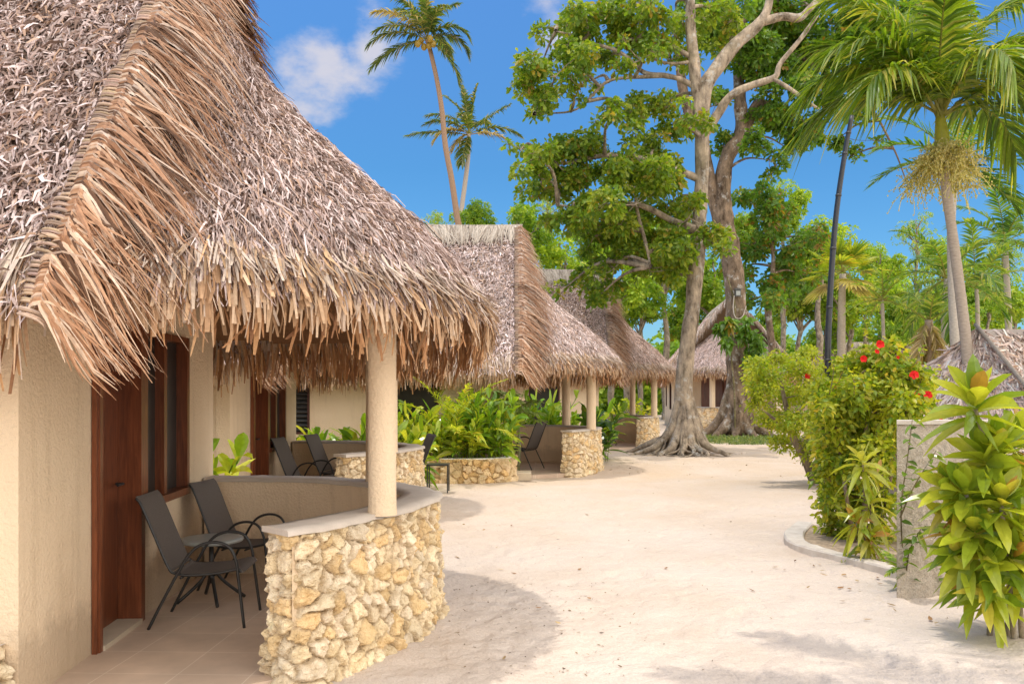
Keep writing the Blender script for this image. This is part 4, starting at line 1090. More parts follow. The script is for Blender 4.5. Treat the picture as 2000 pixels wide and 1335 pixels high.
# climber on the dark trunk
t = thing('climbing_plant', 'broad leaved green climber clinging to the dark forked trunk', 'climbing plant', np.array((*P(1438, 800, 33.0)[:2], 0)))
lf = MB(); tb = MB()
tb.tube(smooth_path([P(1436, 846, 32.75) * np.array((1, 1, 0)), P(1434, 760, 32.9), P(1428, 680, 32.95), P(1436, 600, 33.0), P(1420, 540, 33)], 5), .03, 6, (.2, .17, .08))
for x, y, r in ((1452, 650, 12), (1462, 668, 15), (1474, 660, 14), (1458, 632, 12), (1482, 684, 15), (1424, 630, 8), (1466, 696, 12), (1476, 700, 12), (1408, 640, 7), (1418, 668, 7)):
    rosettes(lf, P(x, y, 32.5 + U(-.2, .2)), r / 51, 9, 5, .30, .10, G_DARK * 1.5, W_DARK, 1.0, 'ovate', .6, .2, .1)
tb.build('stem', M['bark'], t, t.location, True); lf.build('foliage', M['leaf_gloss'], t, t.location)

# ------------------------------------------------------------------ trees beyond the huts: three kinds, each tree a copy of its own
def proto_tree(seed, pal, pw, L, n, name='leafy_tree', open_=.9):
    t = thing(name, 'x', 'tree'); mb = MB(); lf = MB(); g = np.random.default_rng(seed)
    limb(mb, [(0, 0, -9), (.05, .02, -4), (0, 0, -.2), (.1, .05, 2), (-.1, .1, 4), (.05, 0, 6), (0, 0, 8)], (.25, .24, .22, .18, .15, .1, .04), 5, 8, .2, (.30, .25, .19))
    for k in range(20):
        q = nrm(g.normal(0, 1, 3)); c = np.array((0, 0, 6.)) + q * g.uniform(.45, 1, 1) * np.array((2.5, 2.5, 2.3)) * open_
        z0 = min(max(c[2] - 1.4, 2.5), 7.0)
        mb.tube(smooth_path([(0, .05, z0), (c[0] * .5, c[1] * .5, (z0 + c[2]) / 2 + .2), c], 4), np.linspace(.07, .02, 9), 5, (.30, .25, .19), caps=False)
        rosettes(lf, c, g.uniform(.65, 1.1), n, 6, L, L * .33, pal, pw, .75)
    mb.build('trunk', M['bark'], t, smooth=True); lf.build('crown', M['leaf'], t)
    return t
protos = [proto_tree(1, G_BRIGHT * np.array((1.45, 1.3, 1.2)), W_BRIGHT, .27, 46), proto_tree(2, G_BRIGHT * np.array((1.1, 1.1, 1.1)), W_BRIGHT, .25, 50), proto_tree(3, G_ALMOND * 1.3, W_ALMOND, .30, 42), proto_tree(4, G_BRIGHT * np.array((1.35, 1.2, 1.1)), W_BRIGHT, .2, 16, open_=1.1)]
BG = [(1010, 450, 85, 45, 1, 'bright green tree rising behind the right end of the bamboo ridge pole'),
      (930, 428, 52, 47, 1, 'small leafy tree just right of the two coconut trunks above the ridge'),
      (855, 440, 40, 50, 3, 'sparse twiggy tree left of the coconut trunks, barely above the thatch'),
      (1105, 520, 95, 46, 0, 'leafy tree filling in between the second and third ridges behind the huts'),
      (1195, 560, 90, 52, 0, 'bright tree behind the reddish verge roof, left of the pale trunk'),
      (1250, 600, 70, 55, 1, 'low green tree behind the left slope of the far grey hut'),
      (1300, 520, 95, 56, 0, 'yellow green tree showing on both sides of the pale straight trunk'),
      (1395, 560, 90, 58, 1, 'green tree seen between the pale trunk and the dark forked trunk'),
      (1225, 480, 80, 60, 2, 'dark green tree deep behind the low branches of the pale trunk tree'),
      (1600, 480, 85, 48, 0, 'round bright yellow green tree left of the leaning black pole'),
      (1560, 590, 80, 52, 2, 'dense green tree above the left end of the far hut ridge'),
      (1660, 600, 75, 55, 0, 'leafy tree right of the black pole, behind the fan palm'),
      (1690, 500, 45, 58, 0, 'small tree top showing right behind the fan palm leaves'),
      (1745, 650, 62, 50, 1, 'green tree standing behind the far ridge and the red flowers'),
      (1790, 560, 62, 60, 3, 'thin airy tree with gaps of sky left of the main palm trunk'),
      (1790, 470, 48, 60, 3, 'loose tree top of pale leaves between black pole and main palm'),
      (1870, 640, 70, 56, 2, 'dark green tree behind the row of grey palm trunks'),
      (1935, 640, 50, 60, 0, 'bright tree just left of the right hand thatched shelter ridge'),
      (1960, 520, 50, 66, 3, 'airy tree behind the palms at the right edge'),
      (1480, 660, 60, 60, 1, 'low green tree beyond the far grey hut, right of the dark trunk'),
      (1530, 420, 60, 50, 0, 'bright tree top right of the dark forked trunk, beside the round yellow green tree'),
      (1440, 450, 55, 62, 2, 'dark tree top deep behind the dark forked trunk'),
      (1720, 580, 60, 63, 0, 'bright tree behind the young spiky palm'),
      (1840, 520, 50, 64, 0, 'pale green tree top behind the stem of the largest palm'),
      (1690, 660, 60, 62, 0, 'low bright tree behind the far ridge, right of the fan palm stem'),
      (1810, 660, 60, 66, 0, 'low bright tree behind the skirted palm'),
      (1350, 620, 70, 62, 2, 'low dark tree behind the ridge of the far grey hut'),
      (1900, 560, 55, 70, 2, 'dark tree behind the short upright palm'),
      (1150, 470, 60, 58, 1, 'green tree behind the lowest layer of branches left of the pale trunk'),
      (1070, 400, 45, 60, 3, 'thin tree top showing above the bright tree by the ridge pole end'),
      (1980, 600, 55, 50, 0, 'bright tree behind the shelter roof at the far right'),
      (1850, 590, 60, 52, 1, 'green tree filling in between the grey palm trunks'),
      (1770, 600, 60, 50, 0, 'yellow green tree right behind the skirted palm'),
      (1640, 560, 60, 50, 1, 'green tree right behind the stem of the fan palm'),
      (1720, 520, 48, 55, 0, 'pale leafy tree top over the young spiky palm'),
      (1930, 580, 48, 58, 1, 'green tree behind the slim palm at the right'),
      (1610, 660, 55, 58, 1, 'green tree behind the far hut roof beside the black pole')]
used = set()
for (x, y, r, Y, k, lab) in BG:
    px = FPX / Y; c = P(x, y, Y); s = r / px / 2.9; sz = max(c[2] / 6.0, .35)
    o = protos[k] if k not in used else copy_tree(protos[k]); used.add(k)
    o.location = (c[0], c[1], c[2] - 6 * s); o.rotation_euler = (0, 0, U(0, 6.28)); o.scale = (s, s, s * U(.9, 1.1)); o['label'] = lab; o['group'] = 'trees beyond the huts'
# far wood that closes the view
lf = MB()
for k in range(330):
    x = U(-30, 75); y = U(70, 92)
    c = np.array((x, y, 0)); h = 5.6 + 2.6 * vnoise(np.array((x * .12, 0, 0)), 4) + U(-1, .5)
    for j in range(5): rosettes(lf, c + np.array((U(-1, 1), U(-1, 1), h * (j + .35) / 5)), 1.5, 11, 6, .55, .19, G_BRIGHT * 1.1, W_BRIGHT, .8)
far = lf.build('far_woodland', M['leaf']); tag(far, kind='stuff')

# ------------------------------------------------------------------ palms
palm('coconut_palm', 'tallest coconut palm with a long leaning trunk and hanging yellow nuts', [P(912, 800, 45), P(904, 500, 45), P(893, 425, 45), P(882, 350, 45), P(870, 285, 45), P(863, 215, 45), P(853, 155, 45), P(840, 98, 45), P(834, 78, 45)],
     (.21, .18, .16, .15, .14, .13, .12, .115, .11),
     [(272, -8, 3.3, 42), (265, 22, 3.2, 75), (280, 45, 3.1, 80), (300, 68, 3.0, 60), (240, 70, 3.0, 70), (330, 85, 2.9, 40), (60, 75, 2.9, 60), (95, 48, 2.6, 120), (85, 25, 2.6, 110), (110, -35, 2.9, 45), (200, 40, 2.8, 80), (20, 35, 2.8, 80), (180, 70, 2.9, 60), (255, 50, 3.2, 70, 1), (150, 55, 2.8, 90)],
     G_COCO, W_COCO, 50, .78, .042, .6, tcol=(.31, .205, .135), split=True, rr=.03)
coco = [o for o in bpy.data.objects if o.get('label', '').startswith('tallest coconut')][0]
for k, (x, y) in enumerate(((822, 80), (828, 92), (838, 90), (846, 86), (816, 86), (840, 76))):
    mb = MB(); c = P(x, y, 44.7 - .1 * k); th = np.linspace(-1.5, 1.5, 8)
    mb.lathe([(max(.001, .16 * math.cos(a)), .19 * math.sin(a)) for a in th], c, 10, (.42, .30, .05)); mb.build('coconut', M['leaf_gloss'], coco, coco.location, True)
palm('coconut_palm', 'shorter coconut palm with a grey trunk, its crown standing clear in the sky', [P(892, 800, 55), P(896, 500, 55), P(901, 415, 55), P(908, 360, 55), P(914, 310, 55), P(916, 262, 55)], (.2, .17, .15, .145, .135, .12),
     [(272, 8, 3.9, 22), (262, 38, 3.0, 70), (250, 20, 2.6, 90, 1), (300, 72, 3.5, 45), (330, 84, 3.3, 15), (60, 84, 3.2, 10), (80, 42, 3.3, 12), (92, 22, 3.4, 62), (100, 8, 2.9, 60, 1), (200, -50, 2.6, 25), (190, 40, 2.8, 80), (30, 50, 3.0, 60), (285, 50, 3.4, 60), (240, -30, 1.6, 40, 1)],
     G_COCO, W_COCO, 50, .78, .046, .5, tcol=(.42, .36, .30), split=True, rr=.035)

tp, top = palm('feather_palm', 'largest green palm with a yellow green crownshaft and a bushy cream flower cluster', [P(1904, 985, 13), P(1897, 800, 13), P(1888, 680, 13), P(1874, 560, 13), P(1858, 440, 13), P(1848, 370, 13), P(1842, 300, 13)], (.10, .09, .08, .075, .07, .07, .09),
     [(268, 50, 2.2, 100), (252, 64, 2.15, 92), (288, 38, 2.0, 90), (236, 44, 2.0, 100), (300, 68, 2.2, 70), (330, 82, 2.3, 40), (205, 74, 2.3, 65), (20, 86, 2.3, 30), (92, 46, 2.6, 92), (72, 62, 2.5, 75), (112, 30, 2.45, 95), (60, 30, 2.4, 85), (130, 52, 2.5, 88), (178, 44, 2.2, 105), (80, 75, 2.5, 55), (278, 76, 2.5, 62)],
     G_PALM * np.array((1.2, 1.12, 1)), W_PALM, 84, .84, .024, .62, shaft=.58, tcol=(.40, .33, .26), tipfac=.8, rr=.024, vee=.2)
mb = MB(); c0 = P(1843, 306, 13)
for k in range(14):
    az = k * 2.4; d = np.array((math.cos(az), math.sin(az), U(-1.1, .4))); Lb = U(.25, .56)
    pth = smooth_path([c0 + d * .08, c0 + d * Lb * .5 + UP * .02, c0 + d * Lb - UP * U(.05, .3)], 6)
    mb.tube(pth, np.linspace(.018, .006, len(pth)), 5, (.50, .43, .13))
    m = 75; i = rng.integers(2, len(pth), m); b = pth[i]; dd = nrm(d * .4 + rng.normal(0, .8, (m, 3))); L = U(.14, .36, m)[:, None]; tt = np.array((0, .35, .7, 1.))
    Pt = b[:, None] + dd[:, None] * (L * tt)[..., None] - UP * (L * .45 * tt ** 2)[..., None] + rng.normal(0, .012, (m, 4, 3))
    wv = nrm(np.cross(dd, rng.normal(0, 1, (m, 3))))[:, None] * np.full((1, 4, 1), .0055)
    mb.ribbons(Pt, np.broadcast_to(wv, Pt.shape), pick(gpal((.62, .55, .30), (.50, .47, .22), (.72, .66, .42), (.36, .35, .13)), np.ones(4), m))
    bd = (Pt[:, 1:] + rng.normal(0, .006, (m, 3, 3))).reshape(-1, 3); e = .011
    for sx in (0, 1):
        wv2 = np.zeros((len(bd), 2, 3)); wv2[..., sx] = e
        mb.ribbons(np.stack((bd - UP * e, bd + UP * e), 1), wv2, pick(gpal((.56, .50, .24), (.44, .42, .17), (.68, .62, .38)), np.ones(3), len(bd)))
mb.build('flower_cluster', M['leaf'], tp, tp.location)

def star(n, e0, e1, L, bend, off=0):
    return [((k * 137.5 + off) % 360, e0 + (e1 - e0) * k / (n - 1), L * U(.9, 1.1), bend * U(.85, 1.15)) for k in range(n)]
palm('feather_palm', 'palm half hidden behind the flower cluster of the large green palm', [P(1872, 900, 19), P(1866, 700, 19), P(1860, 560, 19), P(1858, 440, 19), P(1864, 340, 19)], (.12, .10, .09, .085, .08), [(85, 40, 1.9, 50), (92, 10, 1.9, 50), (95, 65, 1.9, 50), (80, -10, 1.8, 45), (270, 30, 1.9, 60), (275, 5, 1.8, 50), (180, 40, 1.7, 70), (20, 60, 1.9, 50), (110, 25, 1.9, 70), (300, 60, 1.9, 50), (100, -25, 1.7, 40)], G_PALM * np.array((.7, .85, 1)), W_PALM, 34, .52, .024, .3, shaft=.3, tcol=(.45, .40, .33))
palm('feather_palm', 'palm with a slim trunk rising above the right hand thatched shelter', [P(1972, 830, 27), P(1970, 640, 27), P(1966, 540, 27), P(1962, 470, 27)], (.11, .10, .09, .08), star(13, -25, 80, 2.2, 65, 20), G_PALM * np.array((.75, .9, 1)), W_PALM, 34, .6, .03, .35, tcol=(.42, .37, .30))
palm('feather_palm', 'short palm with upright feathery leaves between the grey trunks and the shelter', [P(1913, 850, 24), P(1911, 700, 24), P(1909, 600, 24), P(1907, 560, 24)], (.07, .06, .055, .05), star(10, 5, 82, 1.9, 60, 60), G_PALM, W_PALM, 30, .5, .026, .35, tcol=(.40, .35, .28))
palm('feather_palm', 'drooping palm left of the large palm trunk with a grey stem', [P(1848, 880, 22), P(1846, 720, 22), P(1845, 620, 22), P(1850, 545, 22)], (.10, .09, .08, .075), star(12, -30, 75, 1.75, 75, 200), G_PALM * np.array((.8, .9, 1)), W_PALM, 30, .5, .026, .4, tcol=(.46, .42, .36))
palm('skirted_palm', 'palm wearing a skirt of dry brown hanging leaves beside the grey trunks', [P(1822, 880, 20), P(1820, 760, 20), P(1816, 680, 20), P(1814, 625, 20)], (.11, .10, .09, .09), [(k * 40, -62 - (k % 3) * 8, 1.15, 25, 1) for k in range(9)] + star(7, 25, 75, 1.2, 60, 10), G_PALM, W_PALM, 24, .34, .022, .4, tcol=(.36, .28, .2))
palm('pandanus', 'young spiky palm with a star of narrow leaves left of the drooping palm', [P(1728, 880, 21), P(1727, 740, 21), P(1725, 640, 21), P(1723, 585, 21)], (.05, .045, .04, .04), star(15, -20, 85, 1.0, 45, 0), G_PALM * np.array((1.1, 1.1, 1)), W_PALM, 14, .20, .022, .3, tcol=(.42, .36, .28))
# fan palm
t = thing('fan_palm', 'fan palm with round pleated pale leaves right of the black pole', 'palm tree', np.array((*P(1643, 900, 24)[:2], 0)))
mb = MB(); mb.tube(smooth_path([P(1641, 884, 24), P(1643, 700, 24), P(1644, 600, 24), P(1646, 535, 24)], 5), np.linspace(.12, .09, 16), 10, (.42, .36, .28)); mb.build('trunk', M['palm_bark'], t, t.location, True)
top = P(1646, 530, 24)
for k in range(14):
    az, e = k * 2.4, np.interp(k, [0, 13], [-.7, 1.35]); d = np.array((math.cos(az) * math.cos(e), math.sin(az) * math.cos(e), math.sin(e))); mb = MB()
    pe = top + d * .55 - UP * .08; mb.tube(np.stack((top, top + d * .3 + UP * .03, pe), 0), .014, 5, (.35, .33, .1))
    m = 22; s = nrm(np.cross(d, UP)); n_ = np.cross(s, d); a = np.linspace(-1.9, 1.9, m); dd = d * np.cos(a)[:, None] + s * np.sin(a)[:, None] + n_ * .1
    leaf_batch(mb, np.repeat(pe[None], m, 0), dd, np.interp(np.abs(a), [0, 1.9], [.78, .5]), .042, pick(G_DRY * np.array((1, 1.1, .7)) if k < 4 else G_YEL * .9, np.array([.3, .3, .2, .2]) if k < 4 else W_YEL, m, .1), 'lance', .25, .4, n_, .1)
    mb.build('fan_leaf', M['leaf'], t, t.location)
# ------------------------------------------------------------------ right hand side: rough wall, kerb, shrubs, shelter
t = thing('rough_wall', 'rough pebbledash wall with a pale coping behind the tall broad leaved cane plant', 'wall', (2.9, 7.75, 0))
a, b = P(1752, 0, 6.95)[:2], P(1996, 0, 7.1)[:2]
mb = MB(); nx, nz = 110, 90
for k, (p, q) in enumerate(((a, b),)):
    f = np.linspace(0, 1, nx)[:, None, None]; z = np.linspace(-.1, 1.37, nz)[None, :, None]
    g = np.concatenate((p[0] + (q[0] - p[0]) * f + 0 * z, p[1] + (q[1] - p[1]) * f + 0 * z, z + 0 * f), 2)
    g[..., 1] -= (fbm(g * 34, 3, 5) - .5) * .028
    mb.grid(g)
a2 = a * (1 + .2 / np.linalg.norm(a)) + (.012, 0)
def skew(mb, p, q, r, o, z0, z1):        # slab whose open end is cut on the slant
    V = [(v[0], v[1], z) for z in (z0, z1) for v in (p, q, r, o)]
    mb.add(V, [(3, 2, 1, 0), (4, 5, 6, 7), (0, 1, 5, 4), (1, 2, 6, 5), (2, 3, 7, 6), (3, 0, 4, 7)])
skew(mb, a + (.006, .02), b + (0, .02), b + (0, .21), a2, -.1, 1.37)
mb.build('wall', M['roughcast'], t, t.location)
mb = MB(); skew(mb, a + (-.012, -.022), b + (.02, -.022), b + (.02, .223), a2 + (-.006, .02), 1.372, 1.402); mb.build('coping', M['concrete'], t, t.location)

kerb_pts = [P(1572, 1028, 1), P(1552, 1048, 1), P(1556, 1066, 1), P(1590, 1080, 1), P(1640, 1092, 1), P(1700, 1108, 1), P(1756, 1122, 1), P(1850, 1142, 1), P(1990, 1160, 1)]
kp = smooth_path([np.array((p[0] * (d := EYE / (EYE - p[2])), d, 0)) for p in kerb_pts], 8)
tn = nrm(np.gradient(kp, axis=0)); sd_ = np.stack((-tn[:, 1], tn[:, 0], 0 * tn[:, 0]), -1)
wid = np.interp(np.linspace(0, 1, len(kp)), [0, .15, .4, 1], [.20, .22, .16, .14])[:, None]
rough = (vnoise(kp * 7, 3)[:, None] - .5) * .02
prof = [kp - sd_ * wid * .5 - UP * .1, kp - sd_ * wid * .5 + UP * .05, kp - sd_ * (wid * .5 - .015) + UP * (.066 + rough), kp + sd_ * (wid * .5 - .015) + UP * (.066 + rough), kp + sd_ * wid * .5 + UP * .05, kp + sd_ * wid * .5 - UP * .1]
k = tag(MB().grid(np.stack(prof, 1)).build('kerb', M['concrete'], smooth=False), 'pale concrete kerb curving round the foot of the flowering shrubs', 'kerb')
# planting bed behind the kerb
bed = [kp[i, :2] + sd_[i, :2] * .06 for i in range(len(kp))] + [(5.2, 9.0), (4.9, 11.5), (4.3, 10.3)]
V = [(x, y, .03) for x, y in bed]; c = np.mean(V, axis=0)
tag(MB().add(V + [tuple(c)], T=[(i, (i + 1) % len(V), len(V)) for i in range(len(V))]).build('planting_bed_ground', M['soil']), kind='structure')

hib = [(1650, 720, 30), (1700, 698, 30), (1738, 690, 28), (1772, 730, 34), (1792, 765, 30), (1620, 770, 36), (1668, 770, 42), (1720, 758, 42), (1768, 800, 42), (1622, 830, 38), (1670, 838, 42), (1722, 845, 42), (1772, 862, 34, .6), (1640, 900, 40), (1690, 908, 42), (1735, 915, 34),
       (1640, 965, 40), (1690, 975, 42), (1730, 985, 28), (1632, 1022, 30), (1668, 1045, 34), (1715, 1048, 30), (1745, 1075, 20), (1690, 740, 36), (1650, 800, 40), (1700, 800, 42), (1750, 830, 36), (1660, 875, 40), (1715, 880, 38), (1615, 925, 28), (1618, 980, 26), (1810, 740, 22, .8), (1805, 790, 24, .7), (1735, 735, 34), (1605, 790, 26), (1612, 870, 26)]
hb = np.array((*P(1690, 1060, 9.3)[:2], 0))
leafy_shrub('hibiscus_bush', 'tall bushy hibiscus shrub with red flowers left of the rough wall', hb, hib, 181, 9.4,
            [([hb, hb + (0, 0, .8), P(1690, 830, 9.4), P(1700, 720, 9.4)], (.03, .025, .02, .01)), ([hb + (-.1, 0, 0), P(1650, 950, 9.3), P(1630, 820, 9.4)], (.025, .02, .01)), ([hb + (.15, .1, 0), P(1740, 930, 9.5), P(1770, 780, 9.6)], (.025, .02, .01)), ([hb + (.1, .1, 0), P(1725, 900, 9.5), P(1735, 700, 9.5)], (.02, .018, .008))],
            .078, .022, 1750, np.concatenate((G_YEL * np.array((1.1, 1.05, 1)), G_ALMOND[:4])), np.array([.2, .2, .14, .16, .06, .08, .08, .05, .03]),
            [(1718, 671, 9.05, 0.051), (1712, 686, 9.0, 0.031), (1686, 699, 9.0, 0.041), (1785, 731, 9.0, 0.054), (1787, 772, 9.0, 0.058), (1812, 770, 9.0, 0.051), (1838, 812, 9.0, 0.041), (1754, 697, 9.1, 0.020), (1690, 748, 9.0, 0.020)], jit=.5, shoots=26)
leafy_shrub('shrub', 'light yellow green shrub with fine sprays of leaves over a bare leaning stem', np.array((*P(1592, 940, 15.6)[:2], 0)),
            [(1478, 712, 24), (1520, 702, 30), (1562, 722, 36), (1490, 760, 32), (1540, 768, 40), (1600, 760, 44), (1505, 815, 34), (1560, 825, 44), (1612, 828, 44), (1528, 865, 26), (1582, 880, 32), (1466, 735, 18), (1640, 800, 40), (1500, 735, 26), (1620, 880, 30), (1480, 790, 20), (1575, 690, 24), (1630, 720, 34)], 109, 15.6,
            [([P(1592, 943, 15.6), P(1575, 900, 15.6), P(1548, 850, 15.6), P(1535, 790, 15.6), P(1520, 720, 15.6)], (.10, .085, .07, .045, .02)), ([P(1560, 875, 15.6), P(1590, 830, 15.7), P(1610, 760, 15.7)], (.06, .045, .02)), ([P(1600, 940, 15.7), P(1620, 890, 15.7), P(1640, 800, 15.8)], (.06, .05, .02)), ([P(1548, 850, 15.6), P(1510, 815, 15.5), P(1480, 790, 15.5)], (.04, .03, .012))],
            .080, .019, 1150, G_YEL * np.array((1, 1.03, 1)), np.array([.3, .26, .22, .17, .05]), [(1576, 733, 14.9, 0.061)], jit=.7, flat=.6, stemcol=(.30, .24, .17))
# cane plants
cb = np.array((*P(1965, 1238, 5.82)[:2], 0.))
def h(x, y, Y, n=1.0, s=1.0, ax=(0, 0, 1)): return (P(x, y, Y), n, s, ax)
cane_plant('cane_plant', 'tall broad leaved yellow green cane plant standing in the sand before the rough wall', cb,
           [h(1905, 790, 5.7, 1.0, 1.15, (-.12, -.1, 1)), h(1945, 885, 5.8, 1.0, 1.05, (.2, -.2, 1)), h(1990, 860, 6.0, .8, 1.0, (.3, 0, 1)), h(1885, 965, 5.7, .9, .95, (-.45, -.3, 1)), h(1955, 985, 5.6, 1.0, .95, (.1, -.3, 1)), h(1905, 1040, 5.65, .9, .95, (-.4, -.4, 1)), h(1990, 1045, 5.7, 1.0, .95, (.2, -.3, 1)), h(1870, 1030, 5.9, .7, .9, (-.5, 0, 1)),
            h(1930, 1105, 5.6, .7, .85, (-.2, -.5, 1)), h(1985, 1130, 5.7, .7, .8, (.2, -.4, 1)), h(1895, 1135, 5.75, .6, .75, (-.4, -.3, 1)), h(1955, 1175, 5.65, .45, .7, (0, -.5, 1)), h(2020, 960, 6.0, .9, 1.0, (.3, -.1, 1)), h(2030, 1100, 5.9, .8, .9, (.3, -.2, 1)), h(1925, 1000, 6.0, .8, .95, (-.1, .3, 1)), h(1858, 960, 5.8, .7, .85, (-.6, -.2, .8)), h(1880, 1085, 5.7, .8, .85, (-.5, -.3, .8)), h(1925, 1160, 5.6, .6, .75, (-.2, -.6, .6)), h(1975, 1090, 5.6, .8, .9, (.2, -.6, .7)), h(1925, 900, 5.75, .8, 1.0, (-.3, -.3, 1))],
           [[cb + (0, 0, -.05), P(1975, 1120, 5.8), P(1950, 950, 5.8), P(1905, 800, 5.7)], [cb + (.06, .05, -.05), P(1985, 1100, 5.85), P(1975, 950, 5.9), P(1950, 870, 5.8)], [cb + (-.1, .02, -.05), P(1935, 1120, 5.8), P(1885, 960, 5.7)], [cb + (.1, -.02, -.05), P(1990, 1150, 5.75), P(1985, 1030, 5.7)], [cb + (.03, -.05, -.05), P(1972, 1150, 5.65), P(1955, 980, 5.6)], [cb + (.2, .06, -.05), P(2010, 1100, 5.95), P(2020, 950, 6.0)]],
           .34, .052, 27, gpal((.32, .41, .035), (.42, .48, .04), (.50, .52, .055), (.20, .30, .025), (.54, .48, .07), (.46, .26, .06)), np.array([.27, .25, .18, .2, .06, .04]), droop=.45, stem_r=.017, el=(-.3, 1.3))
sb = np.array((*P(1692, 1098, 8.4)[:2], 0.))
cane_plant('cane_plant', 'small narrow leaved yellow cane plant growing in front of the hibiscus bush', sb,
           [h(1685, 905, 8.35, .9, 1.0, (-.15, -.1, 1)), h(1700, 985, 8.3, .9, .95, (.1, -.2, 1)), h(1672, 1020, 8.3, .9, .9, (-.4, -.2, 1)), h(1700, 1050, 8.25, .9, .85, (.25, -.3, 1)), h(1690, 1075, 8.3, .7, .7, (0, -.3, 1)), h(1712, 930, 8.5, .5, .8, (.3, 0, 1))],
           [[sb, P(1690, 1010, 8.4), P(1685, 905, 8.35)], [sb + (.03, 0, 0), P(1700, 1050, 8.35), P(1700, 985, 8.3)], [sb + (-.04, 0, 0), P(1680, 1060, 8.35), P(1672, 1020, 8.3)]],
           .31, .034, 22, gpal((.40, .42, .05), (.33, .38, .04), (.46, .44, .08), (.22, .30, .03), (.46, .26, .06)), np.array([.3, .28, .2, .15, .07]), droop=.7, stem_r=.010, el=(-.7, 1.25))
# fern at the foot of the wall, sprig in front of it
fb = np.array((*P(1782, 1118, 7.3)[:2], 0.)); t = thing('fern', 'small bright green fern at the left foot of the rough wall', 'fern', fb); mb = MB()
for k in range(15): frond(mb, fb + (U(-.06, .06), U(-.05, .05), .03), U(0, 6.28), U(.6, 1.3), U(.28, .42), U(.8, 1.6), 16, .075, .009, G_BRIGHT, W_BRIGHT, .3, .1, rr=.003)
mb.build('foliage', M['leaf'], t, fb)
spb = np.array((*P(1768, 1118, 7.05)[:2], 0.)); t = thing('seedling_shrub', 'thin leafy sprig climbing in front of the left edge of the rough wall', 'shrub', spb); mb = MB(); lf = MB()
for pts in ([spb, P(1760, 1000, 6.9), P(1772, 900, 6.85), P(1782, 818, 6.85)], [P(1758, 1010, 6.9), P(1785, 950, 6.8), P(1828, 880, 6.75)], [spb, P(1775, 1080, 6.9), P(1800, 1030, 6.8)]):
    p = smooth_path(pts, 8); mb.tube(p, np.linspace(.007, .003, len(p)), 5, (.25, .20, .1)); i = np.linspace(3, len(p) - 1, 22).astype(int); d = rng.normal(0, 1, (22, 3)); d[:, 2] = U(-.3, .6, 22); d[:, 1] -= .3
    leaf_batch(lf, p[i], d, U(.07, .12, 22), .024, pick(G_ALMOND[:4], np.ones(4), 22), 'ovate', .5, .3)
mb.build('stem', M['bark'], t, spb, True); lf.build('foliage', M['leaf_gloss'], t, spb)

# leaning black pole
pb = np.array((*P(1622, 900, 9.9)[:2], 0.)); t = thing('pole', 'slim black pole leaning slightly right out of the hibiscus bush', 'pole', pb)
mb = MB(); p = smooth_path([pb, P(1617, 735, 9.9), P(1620, 600, 9.9), P(1632, 430, 9.9), P(1650, 300, 9.9), P(1664, 226, 9.9)], 6); mb.tube(p, np.interp(np.linspace(0, 1, len(p)), [0, 1], [.040, .024]), 10); mb.build('shaft', M['pole_black'], t, pb, True)
mb = MB()
for q in (.25, .42, .55, .68, .8, .9):
    c = p[int(q * (len(p) - 1))]; mb.tube(np.stack((c - UP * .012, c + UP * .012), 0), .046 - .018 * q, 10)
mb.build('band', M['black_metal'], t, pb, True)

# low thatched shelter behind the wall
t = thing('thatched_shelter', 'low grey thatched shelter with a leaning hip pole behind the rough wall', 'shelter', (7.6, 13.4, 0))
A = np.array((-.55, -.2, 2.60)); B_ = np.array((3.5, .6, 2.66)); E = [np.array(v) for v in ((-2.4, .6, .75), (-.6, -3.3, .25), (3.6, -3.0, .35), (4.8, 1.5, .7), (-.6, 2.6, .7))]
mb = MB()
def facet(a, b, c, d, n):
    G_ = np.array([[a + (b - a) * u + ((d + (c - d) * u) - (a + (b - a) * u)) * v for v in np.linspace(0, 1, 14)] for u in np.linspace(0, 1, 14)]); mb.grid(G_, (.42, .35, .30))
    n = n * 2; u, v = U(0, 1, n), U(0, 1, n) ** .7; top_, bot = a + (b - a) * u[:, None], d + (c - d) * u[:, None]; p = top_ + (bot - top_) * v[:, None]; dn = nrm(bot - top_); nn = nrm(np.cross(b - a + (c - d) * .01, dn)); nn = np.where(nn[:, 2:3] < 0, -nn, nn); s = np.cross(nn, dn)
    th = rng.normal(0, .5, n)[:, None]; d_ = dn * np.cos(th) + s * np.sin(th); L = U(.1, .28, n)[:, None]; lf_ = np.abs(rng.normal(0, .014, n))[:, None]
    ro = rng.normal(0, .7, n)[:, None]; w = (np.cross(nn, d_) * np.cos(ro) + nn * np.sin(ro)) * U(.008, .018, n)[:, None]
    mb.ribbons(np.stack((p + nn * .01, p + d_ * L * .5 + nn * lf_, p + d_ * L + nn * (lf_ + .005)), 1), np.stack((w, w, w * .6), 1), pick(np.minimum(PAL * np.array((1.2, 1.17, 1.08)) + .04, .85), PW * np.array([1, 1.4, 1, 1.4, .5, .6, 1, 1, .3]), n))
facet(A, A + (.001, 0, 0), E[1], E[0], 4500); facet(A, B_, E[2], E[1], 7500); facet(B_, B_ + (.001, 0, 0), E[3], E[2], 1500); facet(B_, A, E[4], E[3], 1500); facet(A, A + (.001, 0, 0), E[0], E[4], 1200)
mb.build('thatch_roof', M['thatch'], t)
mb = MB(); mb.tube(smooth_path([A + (-.03, -.02, .07), A + (E[1] - A) * .45 + (-.02, -.05, .10), E[1] + (0, -.1, .10)], 6), .03, 7)
mb.build('hip_pole', M['pole_wood'], t, None, True)
mb = MB(); mb.bar((-2.0, .5), (-.5, -2.8), .15, -.1, 1.0); mb.bar((-.4, -2.85), (3.4, -2.6), .15, -.1, .6); mb.build('wall', M['roughcast'], t)

